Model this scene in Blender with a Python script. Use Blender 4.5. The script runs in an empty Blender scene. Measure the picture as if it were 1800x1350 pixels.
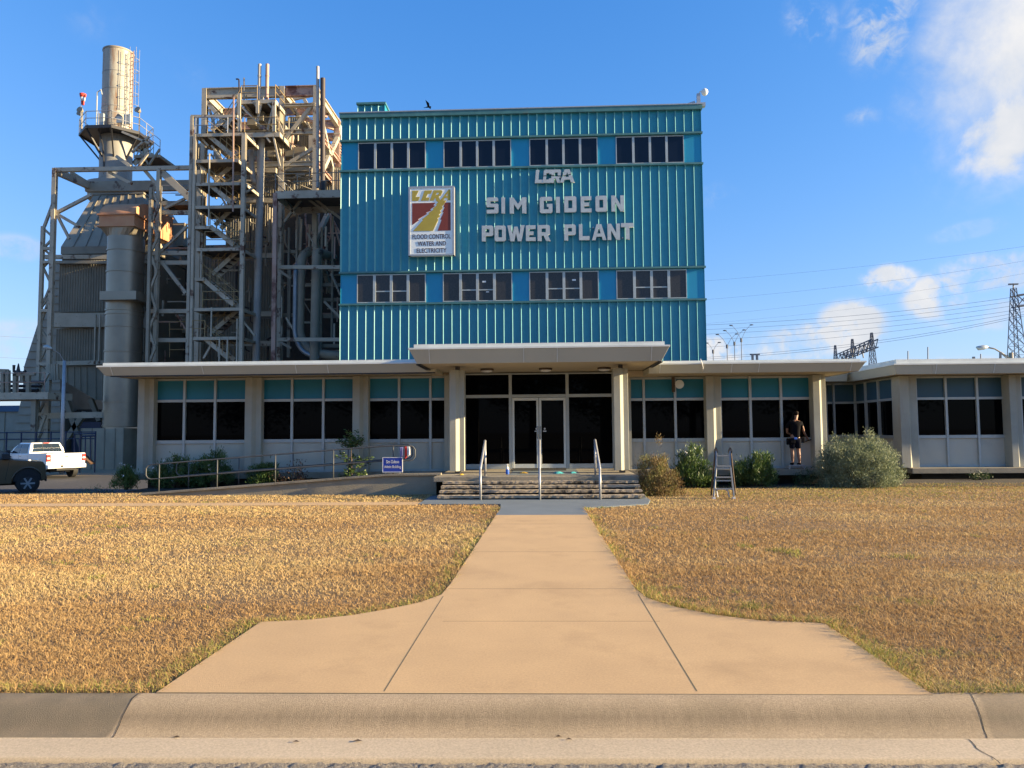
import bpy, bmesh, math, random
import numpy as np
from mathutils import Vector, Matrix
random.seed(7); rng = np.random.default_rng(7)
D = bpy.data
scene = bpy.context.scene
COL = scene.collection
# ------------------------------------------------------------------ camera
F = 1300.0; TH = math.atan(53/1300); PH = math.atan(81/1300); RO = -0.008
cam_d = D.cameras.new('camera'); cam = D.objects.new('camera', cam_d); COL.objects.link(cam)
RM = Matrix.Rotation(TH, 3, 'Z') @ Matrix.Rotation(math.pi/2+PH, 3, 'X') @ Matrix.Rotation(RO, 3, 'Z')
cam.matrix_world = Matrix.Translation((0, 0, 1.6)) @ RM.to_4x4()
cam_d.sensor_width = 36.0; cam_d.lens = F/1800*36.0
cam_d.clip_start = 0.05; cam_d.clip_end = 6000
scene.camera = cam
# ------------------------------------------------------------------ light
SUN_AZ = math.radians(4.2)      # towards the street side of due right
SUN_EL = math.radians(14.5)
sd = Vector((math.cos(SUN_AZ)*math.cos(SUN_EL), -math.sin(SUN_AZ)*math.cos(SUN_EL), math.sin(SUN_EL)))
sun_d = D.lights.new('sun', 'SUN'); sun = D.objects.new('sun', sun_d); COL.objects.link(sun)
sun.rotation_euler = sd.to_track_quat('Z', 'Y').to_euler()
sun_d.energy = 5.0; sun_d.angle = math.radians(0.5); sun_d.color = (1.0, 0.78, 0.47)
scene.view_settings.view_transform = 'Standard'
scene.view_settings.look = 'None'
scene.view_settings.exposure = 1.70
scene.view_settings.gamma = 1.0

def ray(px, py):
    return RM @ Vector(((px-900)/F, -(py-675)/F, -1.0))
def P(px, py, Y):                      # point of the place at depth Y measured from the photograph
    d = ray(px, py); return Vector((0, 0, 1.6)) + d*(Y/d.y)
def G(px, py, z=0.0):
    d = ray(px, py); return Vector((0, 0, 1.6)) + d*((z-1.6)/d.z)

# ------------------------------------------------------------------ world: sky + clouds laid out by direction
w = D.worlds.new('World'); scene.world = w; w.use_nodes = True
nt = w.node_tree; nt.nodes.clear()
def N(t, **k):
    n = nt.nodes.new(t)
    for a, b in k.items(): setattr(n, a, b)
    return n
out = N('ShaderNodeOutputWorld'); bg = N('ShaderNodeBackground'); sky = N('ShaderNodeTexSky')
sky.sky_type = 'NISHITA'; sky.sun_disc = False; sky.sun_elevation = SUN_EL
sky.sun_rotation = math.atan2(sd.x, sd.y); sky.altitude = 100; sky.air_density = 1.25; sky.dust_density = 0.35; sky.ozone_density = 3.2
bg.inputs['Strength'].default_value = 0.065
tc = N('ShaderNodeTexCoord')
def M(op, a, b=None, c=None, clamp=False):
    n = N('ShaderNodeMath', operation=op); n.use_clamp = clamp
    for i, v in enumerate((a, b, c)):
        if v is None: continue
        if isinstance(v, (int, float)): n.inputs[i].default_value = v
        else: nt.links.new(v, n.inputs[i])
    return n.outputs[0]
def dot(v):
    n = N('ShaderNodeVectorMath', operation='DOT_PRODUCT'); nt.links.new(tc.outputs['Generated'], n.inputs[0])
    n.inputs[1].default_value = v; return n.outputs['Value']
def noise(scale, detail, rough, dist=0.0):
    n = N('ShaderNodeTexNoise'); n.inputs['Scale'].default_value = scale; n.inputs['Detail'].default_value = detail
    n.inputs['Roughness'].default_value = rough; n.inputs['Distortion'].default_value = dist
    nt.links.new(tc.outputs['Generated'], n.inputs['Vector']); return n.outputs['Fac']
nz = noise(7, 9, 0.58, 0.25); nz2 = noise(20, 8, 0.58, 0.3)
nz3 = noise(48, 8, .6, .6)
nzz = M('ADD', M('ADD', M('MULTIPLY', nz, 0.62), M('MULTIPLY', nz3, 0.10)), M('MULTIPLY', nz2, 0.28))
clouds = [  # px, py, half-width, half-height (photo px), tilt, strength, softness
    (1850, 90, 235, 205, -0.4, 1.15, 1.1), (1810, 215, 110, 75, 0.2, 1.15, .8), (1640, 120, 110, 120, -0.5, 0.42, 1.6),
    (1548, 42, 58, 70, -0.3, 0.80, 1.0), (1425, 40, 50, 36, -0.7, 0.62, 1.0), (1518, 205, 30, 20, 0, 0.42, 1.0),
    (1495, 575, 56, 46, 0.0, 1.1, .8), (1420, 600, 100, 34, 0.1, .8, .9), (1345, 605, 60, 20, 0, 0.45, 1.0),
    (1645, 522, 50, 38, 0.0, .95, .8), (1715, 480, 60, 30, 0, .7, 1.0), (1562, 490, 45, 24, 0, 0.9, 1.0), (1260, 345, 40, 26, 0, 0.32, 1.2),
    (1795, 475, 40, 30, 0, 0.65, 1.0), (1260, 620, 46, 30, 0, 1.3, .8), (1730, 555, 80, 26, 0, 0.5, 1.0), (1700, 405, 60, 16, 0.1, 0.25, 1.3),
    (30, 435, 45, 22, 0.0, 0.42, 1.2), (20, 600, 90, 35, 0.1, 0.5, 1.2), (150, 380, 26, 20, 0.4, 0.22, 1.2), (165, 35, 45, 40, 0, 0.16, 1.5),
    (340, 130, 60, 30, -0.4, 0.13, 1.5), (1650, 640, 120, 14, 0, 0.5, 1.2)]
tot = None
for px, py, a, b, t, s, so in clouds:
    c = ray(px, py).normalized(); u = c.cross(Vector((0, 0, 1))).normalized(); v = u.cross(c).normalized()
    u2 = (u*math.cos(t)+v*math.sin(t))*(F/a)/1.05; v2 = (v*math.cos(t)-u*math.sin(t))*(F/b)/1.05
    x = dot(u2); y = dot(v2)
    r = M('SQRT', M('ADD', M('MULTIPLY', x, x), M('MULTIPLY', y, y)))
    front = M('GREATER_THAN', dot(c), 0.2)
    m = M('ADD', M('SUBTRACT', 1.0, r), M('MULTIPLY', M('SUBTRACT', nzz, 0.5), 2.3 if a > 110 else 3.8))
    m = M('MULTIPLY', m, 0.9/so, clamp=True)
    if a < 70 and py < 400:      # thin torn wisps instead of solid heads
        m = M('MULTIPLY', M('SUBTRACT', 1.15, r, clamp=True), M('MULTIPLY', M('SUBTRACT', M('ADD', M('MULTIPLY', nz2, .6), M('MULTIPLY', nz3, .4)), .40), 5.0, clamp=True)); s = s*1.35
    if py > 400:                 # low cumulus: ragged, denser heads
        m = M('MULTIPLY', M('MULTIPLY', M('SUBTRACT', 1.12, r, clamp=True), 2.2, clamp=True), M('MULTIPLY', M('SUBTRACT', M('ADD', M('MULTIPLY', nz2, .65), M('MULTIPLY', nz3, .35)), .385), 5.5, clamp=True))
    m = M('MULTIPLY', M('MULTIPLY', m, front), s)
    m = M('MULTIPLY', m, M('SUBTRACT', 1.75, r, clamp=True))
    tot = m if tot is None else M('MAXIMUM', tot, m)
tot = M('MINIMUM', tot, 1.0)
sm = M('MULTIPLY', M('MULTIPLY', tot, tot), M('SUBTRACT', 3.0, M('MULTIPLY', tot, 2.0)))
cr = N('ShaderNodeMix', data_type='RGBA')
cr.inputs[6].default_value = (2.6, 3.0, 3.6, 1); cr.inputs[7].default_value = (4.6, 4.5, 4.45, 1)
nt.links.new(M('MULTIPLY', M('SUBTRACT', nz, 0.30), 2.2, clamp=True), cr.inputs[0])
sep = N('ShaderNodeSeparateColor'); com = N('ShaderNodeCombineColor'); nt.links.new(sky.outputs[0], sep.inputs[0])
for i, (g, c_, k) in enumerate(((1.65, .15, .68), (1.0, .10, 1.15), (.6, .0, 2.2))):
    y = M('POWER', M('MAXIMUM', sep.outputs[i], 0.0), g)
    nt.links.new(M('MULTIPLY', M('DIVIDE', y, M('ADD', 1.0, M('MULTIPLY', y, c_))), k), com.inputs[i])
mx = N('ShaderNodeMix', data_type='RGBA')
nt.links.new(sm, mx.inputs[0]); nt.links.new(com.outputs[0], mx.inputs[6]); nt.links.new(cr.outputs[2], mx.inputs[7])
nt.links.new(mx.outputs[2], bg.inputs['Color']); nt.links.new(bg.outputs[0], out.inputs[0])

# ------------------------------------------------------------------ materials
MATS = {}
def mat(name, c1, c2=None, scale=4.0, rough=0.6, metal=0.0, spec=0.5, stain=None, st_amt=0.5, st_scale=1.5, st_stretch=1.0,
        bump=0.0, bscale=30.0, detail=6.0, stretch=(1, 1, 1), attr=None, coat=0.0, st_soft=0.08, trans=0.0, speck=None):
    m = D.materials.new(name); m.use_nodes = True; t = m.node_tree; L = t.links.new
    b = t.nodes['Principled BSDF']; b.inputs['Roughness'].default_value = rough; b.inputs['Metallic'].default_value = metal
    b.inputs['Specular IOR Level'].default_value = spec
    if coat: b.inputs['Coat Weight'].default_value = coat; b.inputs['Coat Roughness'].default_value = 0.05
    tcn = t.nodes.new('ShaderNodeTexCoord'); co = tcn.outputs['Object']
    def nz(sc, det=6.0, st=(1, 1, 1), ro=0.55):
        mp = t.nodes.new('ShaderNodeMapping'); mp.inputs['Scale'].default_value = st; L(co, mp.inputs[0])
        n = t.nodes.new('ShaderNodeTexNoise'); n.inputs['Scale'].default_value = sc; n.inputs['Detail'].default_value = det
        n.inputs['Roughness'].default_value = ro; L(mp.outputs[0], n.inputs['Vector']); return n.outputs['Fac']
    def ramp(fac, p0, p1):
        r = t.nodes.new('ShaderNodeMapRange'); r.inputs[1].default_value = p0; r.inputs[2].default_value = p1; L(fac, r.inputs[0]); return r.outputs[0]
    def mixc(fac, a, c):
        x = t.nodes.new('ShaderNodeMix'); x.data_type = 'RGBA'; L(fac, x.inputs[0])
        for i, v in ((6, a), (7, c)):
            if isinstance(v, tuple): x.inputs[i].default_value = (*v, 1)
            else: L(v, x.inputs[i])
        return x.outputs[2]
    if c2 is None and not attr: c2 = tuple(v*0.82 for v in c1)
    if attr:
        at = t.nodes.new('ShaderNodeAttribute'); at.attribute_name = attr
        r = t.nodes.new('ShaderNodeValToRGB'); e = r.color_ramp.elements
        e[0].position = 0.0; e[0].color = (*c1[0], 1); e[1].position = 1.0; e[1].color = (*c1[-1], 1)
        for i, cc in enumerate(c1[1:-1]):
            q = e.new((i+1)/(len(c1)-1)); q.color = (*cc, 1)
        L(at.outputs['Fac'], r.inputs[0]); col = r.outputs[0]
    else:
        col = mixc(ramp(nz(scale, detail, stretch), 0.3, 0.7), c1, c2)
    if stain:
        f = ramp(nz(st_scale, 8.0, (1, 1, st_stretch), 0.65), 1-st_amt, 1-st_amt+st_soft)
        col = mixc(f, col, stain)
    if speck:
        sp = ramp(nz(speck[0], 3.0, (1, 1, 1), .7), .25, .75); v1 = t.nodes.new('ShaderNodeMapRange'); v1.inputs[3].default_value = 1-speck[1]; v1.inputs[4].default_value = 1+speck[1]*.6; L(sp, v1.inputs[0])
        vm = t.nodes.new('ShaderNodeVectorMath'); vm.operation = 'SCALE'; L(col, vm.inputs[0]); L(v1.outputs[0], vm.inputs['Scale']); col = vm.outputs[0]
    L(col, b.inputs['Base Color'])
    if bump:
        bn = t.nodes.new('ShaderNodeBump'); bn.inputs['Strength'].default_value = bump; bn.inputs['Distance'].default_value = 0.02
        L(nz(bscale, 5.0), bn.inputs['Height']); L(bn.outputs[0], b.inputs['Normal'])
    if trans:
        tr = t.nodes.new('ShaderNodeBsdfTranslucent'); L(col, tr.inputs[0]); ms = t.nodes.new('ShaderNodeMixShader')
        ms.inputs[0].default_value = trans; L(b.outputs[0], ms.inputs[1]); L(tr.outputs[0], ms.inputs[2])
        L(ms.outputs[0], t.nodes['Material Output'].inputs[0])
    MATS[name] = m; return m
mat('teal_cladding', (.020, .240, .325), (.016, .210, .290), 3.0, 0.36, spec=0.5, stain=(.045, .20, .235), st_amt=.46, st_scale=.7, st_stretch=.12, st_soft=.35)
mat('rib_sunlit', (.16, .43, .44), (.13, .38, .40), 3.0, 0.35)  # paler teal for rib lip and slope: sunlit brightness put into the colour
mat('teal_trim', (.07, .20, .20), (.045, .14, .15), 2.0, 0.5, stain=(.13, .16, .14), st_amt=.38, st_scale=1.2)
mat('blue_panel', (.006, .235, .40), (.008, .25, .43), .5, 0.45)
mat('teal_panel', (.006, .185, .285), (.005, .155, .245), .9, 0.5)
mat('slate_panel', (.03, .095, .14), (.028, .08, .12), .9, 0.5)
mat('concrete_pale', (.39, .385, .315), (.325, .32, .26), 1.4, 0.85, bump=.15, bscale=60, stain=(.27, .22, .17), st_amt=.40, st_scale=.9, st_stretch=.3, st_soft=.25)
mat('fascia', (0.464, 0.452, 0.359), (0.432, 0.421, 0.336), .8, 0.6, stain=(0.259, 0.229, 0.184), st_amt=.36, st_scale=2.0, st_stretch=.3, st_soft=.3)
mat('soffit', (0.546, 0.47, 0.342), (0.483, 0.41, 0.294), .7, 0.8)
mat('white_metal', (.72, .75, .70), (.61, .635, .59), 2.0, 0.45)
mat('aluminium', (.44, .47, .45), (.37, .40, .385), 3.0, 0.45, metal=.25)
mat('silver', (.52, .55, .53), (.42, .445, .43), 5.0, 0.5, metal=.35)
mat('glass_dark', (.0018, .0020, .0024), (.0018, .0020, .0024), 1, 0.02, spec=0.05)
mat('glass_gray', (.020, .020, .021), (.045, .043, .042), 14, 0.35, spec=0.45, detail=9)
mat('glass_night', (.006, .010, .022), (.005, .008, .018), 1, 0.15, spec=0.3)
mat('stucco', (0.54, 0.51, 0.414), (0.475, 0.449, 0.365), 1.2, 0.9, bump=.4, bscale=90, stain=(0.356, 0.316, 0.252), st_amt=.4, st_scale=1.2, st_soft=.25)
mat('slab_edge', (0.302, 0.268, 0.2), (0.224, 0.196, 0.145), 2.0, 0.9, bump=.3, stain=(0.112, 0.0979, 0.0723), st_amt=.42, st_scale=2, st_soft=.2)
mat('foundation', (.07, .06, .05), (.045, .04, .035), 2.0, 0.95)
mat('ramp_concrete', (0.336, 0.294, 0.212), (0.258, 0.227, 0.162), 1.5, 0.9, bump=.4, stain=(0.426, 0.371, 0.272), st_amt=.42, st_scale=1.6, st_soft=.2)
mat('tread', (0.396, 0.33, 0.238), (0.264, 0.22, 0.162), 3.0, 0.9, bump=.6, bscale=25, stain=(0.0385, 0.033, 0.0255), st_amt=.46, st_scale=2.6, st_soft=.10)
mat('step_core', (.03, .03, .028), (.02, .02, .02), 3.0, 0.95)
mat('walk_concrete', (0.577, 0.383, 0.189), (0.505, 0.335, 0.167), 1.3, 0.9, bump=.35, bscale=220, stain=(0.422, 0.276, 0.136), st_amt=.48, st_scale=.9, st_soft=.22, speck=(60, .16))
mat('painted_concrete', (.150, .185, .205), (.12, .15, .17), 1.6, 0.8, bump=.2, stain=(.22, .25, .27), st_amt=.4, st_scale=2.0, st_soft=.3)
mat('joint', (.16, .13, .07), (.10, .085, .05), 20, 0.95)
mat('steel_paint', (.48, .425, .32), (.37, .325, .24), 1.2, 0.65, stain=(.12, .065, .04), st_amt=.43, st_scale=1.3, st_soft=.06, bump=.2)
mat('steel_gray', (0.335, 0.295, 0.215), (0.238, 0.21, 0.155), 1.0, 0.6, stain=(0.0864, 0.05, 0.0327), st_amt=.40, st_scale=.9, st_soft=.05)
mat('steel_rust', (.38, .22, .165), (.46, .33, .26), .9, 0.75, stain=(.14, .06, .045), st_amt=.48, st_scale=.7, st_soft=.1)
mat('grating', (.10, .085, .07), (.06, .05, .042), 3.0, 0.8)
mat('rail_yellow', (.36, .26, .11), (.26, .18, .09), 3.0, 0.6)
mat('casing', (0.347, 0.305, 0.22), (0.263, 0.23, 0.167), 1.0, 0.6, stain=(0.126, 0.09, 0.0616), st_amt=.38, st_scale=.5, st_stretch=.3, st_soft=.2)
mat('casing_dark', (0.264, 0.235, 0.172), (0.193, 0.172, 0.128), .8, 0.55, stain=(0.176, 0.15, 0.118), st_amt=.4, st_scale=.6, st_stretch=.25, st_soft=.25)
mat('duct_metal', (0.308, 0.27, 0.206), (0.242, 0.21, 0.163), .7, 0.38, metal=.5, stain=(0.121, 0.095, 0.0731), st_amt=.42, st_scale=.6, st_stretch=.4, st_soft=.3)
mat('duct_rust', (.50, .22, .105), (.55, .30, .155), 1.0, 0.7, stain=(.22, .10, .055), st_amt=.45, st_scale=.8, st_soft=.3)
mat('stack_paint', (.40, .385, .32), (.31, .295, .24), .7, 0.6, stain=(.22, .12, .06), st_amt=.50, st_scale=1.3, st_stretch=.12, st_soft=.12)
mat('stack_low', (.30, .29, .26), (.24, .235, .21), .7, 0.6, stain=(.13, .10, .08), st_amt=.42, st_scale=.5, st_stretch=.25, st_soft=.2)
mat('louver', (.36, .33, .27), (.28, .26, .21), 1.0, 0.8, stain=(.16, .13, .10), st_amt=.38, st_scale=.6, st_soft=.2)
mat('pipe_dark', (.05, .035, .032), (.03, .022, .02), 2, 0.6)
mat('pipe_lagging', (.42, .40, .36), (.34, .32, .29), 1.5, 0.5, stain=(.2, .14, .09), st_amt=.36, st_scale=1, st_soft=.15)
mat('pipe_silver', (.33, .35, .37), (.22, .24, .26), 1.0, 0.4, metal=.6)
mat('galv', (.42, .43, .44), (.34, .35, .36), 6, 0.45, metal=.4)
mat('black_rubber', (.016, .016, .016), (.022, .022, .022), 8, 0.8)
mat('dark_iron', (.03, .03, .032), (.02, .02, .022), 4, 0.5)
mat('truck_white', (.80, .80, .78), (.78, .78, .76), .5, 0.25, coat=.6)
mat('truck_dark', (.085, .060, .030), (.095, .066, .034), .5, 0.28, coat=.5)
mat('car_glass', (.02, .035, .05), (.02, .03, .045), 1, 0.06)
mat('red_lamp', (.45, .02, .015), (.35, .015, .012), 2, 0.2)
mat('chrome', (.6, .6, .6), (.5, .5, .5), 2, 0.2, metal=.9)
mat('skin', (0.294, 0.156, 0.0992), (0.266, 0.137, 0.0868), 6, 0.55)
mat('hair', (.018, .010, .007), (.012, .008, .006), 30, 0.8, spec=.15)
mat('black_cloth', (.005, .005, .007), (.008, .008, .010), 12, 0.9, spec=.08)
mat('navy_cloth', (.006, .007, .014), (.008, .010, .018), 12, 0.9, spec=.08)
mat('white_cloth', (.72, .71, .69), (.6, .6, .58), 10, 0.9)
mat('red_cloth', (.5, .035, .03), (.4, .03, .025), 10, 0.9)
mat('blue_cloth', (.22, .22, .42), (.16, .16, .34), 10, 0.9)
mat('bright_blue', (.02, .12, .55), (.02, .1, .45), 10, 0.6)
mat('yellow_cloth', (.6, .38, .05), (.5, .3, .04), 10, 0.9)
mat('cyan_cloth', (.05, .38, .42), (.04, .3, .34), 10, 0.9)
mat('plastic_white', (.74, .74, .72), (.7, .7, .68), 4, 0.4)
mat('sign_white', (.82, .86, .83), (.77, .81, .78), 2, 0.5, stain=(.52, .50, .46), st_amt=.35, st_scale=2.0, st_soft=.2)
mat('sign_red', (.20, .035, .016), (.17, .03, .014), 2, 0.5)
mat('sign_gold', (.42, .33, .045), (.38, .29, .04), 2, 0.5)
mat('sign_maroon', (.05, .012, .010), (.04, .010, .008), 2, 0.6)
mat('sign_blue', (.012, .05, .36), (.011, .045, .32), 2, 0.5)
mat('kerb_concrete', (0.49, 0.379, 0.252), (0.392, 0.307, 0.199), 1.6, 0.95, bump=.8, bscale=260, stain=(0.323, 0.25, 0.162), st_amt=.45, st_scale=1.4, st_soft=.35, speck=(75, .32))
mat('gutter_concrete', (.56, .45, .305), (.49, .395, .265), 1.0, 0.95, bump=.4, bscale=260, stain=(.41, .325, .21), st_amt=.4, st_scale=.8, st_soft=.4, speck=(70, .28))
mat('soil', (.22, .145, .07), (.155, .10, .05), 14, 1.0, bump=.8, bscale=60)
mat('terrain', (.20, .17, .12), (.14, .13, .09), .2, 1.0)
mat('asphalt', (.052, .052, .054), (.042, .042, .044), 3, 0.9, bump=.3, bscale=50)
mat('road_chip', (.36, .32, .25), (.12, .10, .08), 70, 0.95, bump=1.0, bscale=110)
mat('gravel_lot', (.36, .28, .18), (.28, .22, .14), 2, 1.0)
mat('ladder_gray', (.26, .28, .29), (.20, .215, .225), 6, .5, metal=.2)
mat('bark', (.10, .07, .05), (.07, .05, .035), 8, 0.9)
mat('mulch', (.05, .038, .028), (.03, .024, .018), 12, 1.0, bump=.8)
mat('grass', [(0.381, 0.228, 0.0943), (0.505, 0.335, 0.143), (0.618, 0.456, 0.221), (0.494, 0.398, 0.131), (0.247, 0.262, 0.0492), (0.124, 0.194, 0.0287)], rough=.75, spec=.25, attr='tint', trans=.25)
mat('leaf_oleander', [(.035, .075, .018), (.07, .13, .03), (.13, .19, .05)], rough=.5, attr='tint', trans=.25)
mat('leaf_dark', [(.025, .05, .015), (.045, .08, .022), (.07, .11, .03)], rough=.5, attr='tint', trans=.2)
mat('leaf_sage', [(.13, .165, .09), (.20, .24, .135), (.30, .33, .20)], rough=.7, attr='tint', trans=.2)
mat('leaf_brown', [(.14, .085, .035), (.20, .14, .05), (.17, .19, .05)], rough=.7, attr='tint', trans=.2)
mat('leaf_red', [(.06, .03, .02), (.10, .05, .03), (.06, .07, .025)], rough=.6, attr='tint', trans=.2)
mat('petal', (.75, .74, .70), (.7, .69, .64), 4, .7)
mat('railing_gray', (.085, .09, .09), (.06, .065, .065), 6, 0.6)
mat('cable', (.12, .15, .19), (.12, .15, .19), 1, .6)
mat('tower_steel', (.07, .09, .13), (.06, .08, .11), 1, .6)
mat('wood_stake', (.10, .055, .03), (.08, .045, .025), 6, .8)
mat('wind_orange', (.65, .06, .03), (.6, .05, .03), 4, .7)
mat('blue_roof', (.015, .10, .20), (.012, .08, .17), 1, .5)
mat('blue_steel', (.014, .028, .075), (.01, .02, .06), 2, .5)

# ------------------------------------------------------------------ helpers
def root_loc(o):
    while o.parent: o = o.parent
    return Vector(o.location)
def tag(o, label=None, cat=None, group=None, kind=None):
    if label: o['label'] = label
    if cat: o['category'] = cat
    if group: o['group'] = group
    if kind: o['kind'] = kind
    return o
def thing(name, label, cat, loc, group=None):
    o = D.objects.new(name, None); COL.objects.link(o); o.location = Vector(loc); o.empty_display_size = .2
    return tag(o, label, cat, group)
def link(me, name, mat_, parent=None, loc=None, smooth=False):
    """mesh given in world coordinates; re-based to its thing (or to loc)"""
    o = D.objects.new(name, me); COL.objects.link(o); me.name = name
    base = root_loc(parent) if parent else (Vector(loc) if loc is not None else None)
    if base is None:
        n = len(me.vertices); a = np.empty(n*3, 'f'); me.vertices.foreach_get('co', a); a = a.reshape(-1, 3)
        base = Vector((float((a[:, 0].min()+a[:, 0].max())/2), float((a[:, 1].min()+a[:, 1].max())/2), float(a[:, 2].min())))
    me.transform(Matrix.Translation(-base))
    if parent: o.parent = parent
    else: o.location = base
    if mat_:
        for mm in (mat_ if isinstance(mat_, (list, tuple)) else [mat_]): me.materials.append(MATS[mm])
    if smooth:
        me.polygons.foreach_set('use_smooth', [True]*len(me.polygons))
    return o
class MB:
    def __init__(s): s.v = []; s.f = []; s.m = []; s.cur = 0
    def add(s, vs, fs):
        n = len(s.v); s.v += [tuple(v) for v in vs]; s.f += [tuple(i+n for i in f) for f in fs]; s.m += [s.cur]*len(fs); return s
    def box(s, x0, x1, y0, y1, z0, z1):
        x0, x1 = min(x0, x1), max(x0, x1); y0, y1 = min(y0, y1), max(y0, y1); z0, z1 = min(z0, z1), max(z0, z1)
        return s.add([(x0, y0, z0), (x1, y0, z0), (x1, y1, z0), (x0, y1, z0), (x0, y0, z1), (x1, y0, z1), (x1, y1, z1), (x0, y1, z1)],
                     [(0, 3, 2, 1), (4, 5, 6, 7), (0, 1, 5, 4), (1, 2, 6, 5), (2, 3, 7, 6), (3, 0, 4, 7)])
    def beam(s, p, q, wd=.15, ht=None, up=(0, 0, 1)):
        p = Vector(p); q = Vector(q); ht = ht or wd; d = (q-p)
        if d.length < 1e-6: return s
        d.normalize(); u = Vector(up)
        if abs(d.dot(u)) > .98: u = Vector((0, 1, 0))
        a = d.cross(u).normalized()*(wd/2); b = a.cross(d).normalized()*(ht/2)
        return s.add([p-a-b, p+a-b, p+a+b, p-a+b, q-a-b, q+a-b, q+a+b, q-a+b],
                     [(0, 1, 2, 3), (7, 6, 5, 4), (0, 4, 5, 1), (1, 5, 6, 2), (2, 6, 7, 3), (3, 7, 4, 0)])
    def ibeam(s, p, q, wd=.3, ht=.4, up=(0, 0, 1), t=.035):
        p = Vector(p); q = Vector(q); d = (q-p).normalized(); u = Vector(up)
        if abs(d.dot(u)) > .98: u = Vector((0, 1, 0))
        a = d.cross(u).normalized(); b = a.cross(d).normalized()
        s.beam(p+b*(ht/2-t/2), q+b*(ht/2-t/2), wd, t, up); s.beam(p-b*(ht/2-t/2), q-b*(ht/2-t/2), wd, t, up)
        return s.beam(p, q, t, ht-2*t, up)
    def tube(s, pts, r, n=8, caps=True):
        pts = [Vector(p) for p in pts]; rs = r if isinstance(r, (list, tuple)) else [r]*len(pts)
        base = len(s.v); k = len(pts); prev = None
        for i, p in enumerate(pts):
            d = (pts[min(i+1, k-1)]-pts[max(i-1, 0)]).normalized()
            if prev is None:
                a = d.cross(Vector((0, 0, 1)) if abs(d.z) < .9 else Vector((1, 0, 0))).normalized()
            else:
                a = (prev-d*prev.dot(d)).normalized()
            prev = a; b = d.cross(a)
            for j in range(n):
                t = 2*math.pi*j/n; s.v.append(tuple(p+(a*math.cos(t)+b*math.sin(t))*rs[i]))
        for i in range(k-1):
            for j in range(n):
                s.f.append((base+i*n+j, base+i*n+(j+1) % n, base+(i+1)*n+(j+1) % n, base+(i+1)*n+j)); s.m.append(s.cur)
        if caps:
            s.f.append(tuple(base+j for j in reversed(range(n)))); s.f.append(tuple(base+(k-1)*n+j for j in range(n))); s.m += [s.cur]*2
        return s
    def prism(s, poly, axis, a, b):
        """poly: 2D points; axis 'x','y','z' is the extrusion axis from a to b"""
        def mk(u, v, t): return {'x': (t, u, v), 'y': (u, t, v), 'z': (u, v, t)}[axis]
        n = len(poly); vs = [mk(u, v, a) for u, v in poly]+[mk(u, v, b) for u, v in poly]
        fs = [tuple(range(n)), tuple(reversed(range(n, 2*n)))]+[(i, i+n, (i+1) % n+n, (i+1) % n) for i in range(n)]
        return s.add(vs, fs)
    def quad(s, a, b, c, d): return s.add([a, b, c, d], [(0, 1, 2, 3)])
    def mesh(s, name, fix=True):
        me = D.meshes.new(name); me.from_pydata(s.v, [], s.f)
        if any(s.m): me.polygons.foreach_set('material_index', s.m)
        if fix:
            bm = bmesh.new(); bm.from_mesh(me); bmesh.ops.recalc_face_normals(bm, faces=bm.faces); bm.to_mesh(me); bm.free()
        me.update(); return me
    def build(s, name, mat_, parent=None, loc=None, smooth=False, bevel=0.0, auto=None):
        o = link(s.mesh(name), name, mat_, parent, loc, smooth)
        if bevel:
            md = o.modifiers.new('bevel', 'BEVEL'); md.width = bevel; md.segments = 2; md.limit_method = 'ANGLE'; md.angle_limit = math.radians(40)
        if auto is not None: shade_auto(o, auto)
        return o
def shade_auto(o, ang=35):
    me = o.data; bm = bmesh.new(); bm.from_mesh(me)
    for fc in bm.faces: fc.smooth = True
    for e in bm.edges:
        if len(e.link_faces) == 2 and e.calc_face_angle(0) > math.radians(ang): e.smooth = False
    bm.to_mesh(me); bm.free()
def np_mesh(name, verts, faces, attr=None):
    me = D.meshes.new(name); nv, nf, k = len(verts), len(faces), faces.shape[1]
    me.vertices.add(nv); me.vertices.foreach_set('co', verts.astype('f').ravel())
    me.loops.add(nf*k); me.loops.foreach_set('vertex_index', faces.astype('i').ravel())
    me.polygons.add(nf); me.polygons.foreach_set('loop_start', np.arange(0, nf*k, k, dtype='i'))
    if attr is not None:
        at = me.attributes.new('tint', 'FLOAT', 'POINT'); at.data.foreach_set('value', attr.astype('f'))
    me.update(calc_edges=True); return me
# ------------------------------------------------------------------ GROUND
MB().box(-1500, 1500, 22.5, 3000, -1.2, -.80).box(-1500, 1500, -400, 3.0, -1.2, -.25).build('terrain', 'terrain', loc=(0, 0, -.8))['kind'] = 'structure'
# road of rough chip seal, gutter and rolled kerb, all running along X with a very slight skew
SK = .024
def ky(X): return 4.585 + SK*X*0.8
def strip(name, prof, mt, x0=-30, x1=30, nx=61, kind='structure'):
    vs = []; n = len(prof)
    for i in range(nx):
        X = x0+(x1-x0)*i/(nx-1)
        for dy, z in prof: vs.append((X, ky(X)+dy, z))
    fs = [(i*n+j, (i+1)*n+j, (i+1)*n+j+1, i*n+j+1) for i in range(nx-1) for j in range(n-1)]
    m = MB(); m.add(vs, fs); o = m.build(name, mt, loc=(0, ky(0), 0), smooth=True); o['kind'] = kind; return o
kp = [(.06, -.02), (.045, -.003), (.0, .0), (-.05, -.004), (-.09, -.016), (-.13, -.036), (-.175, -.066), (-.215, -.095), (-.24, -.117), (-.27, -.130), (-.292, -.136)]
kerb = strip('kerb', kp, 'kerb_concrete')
gut = strip('gutter', [(-.292, -.136), (-.30, -.142), (-.305, -.139), (-.52, -.139), (-.548, -.141), (-.553, -.2)], 'gutter_concrete')
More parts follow.
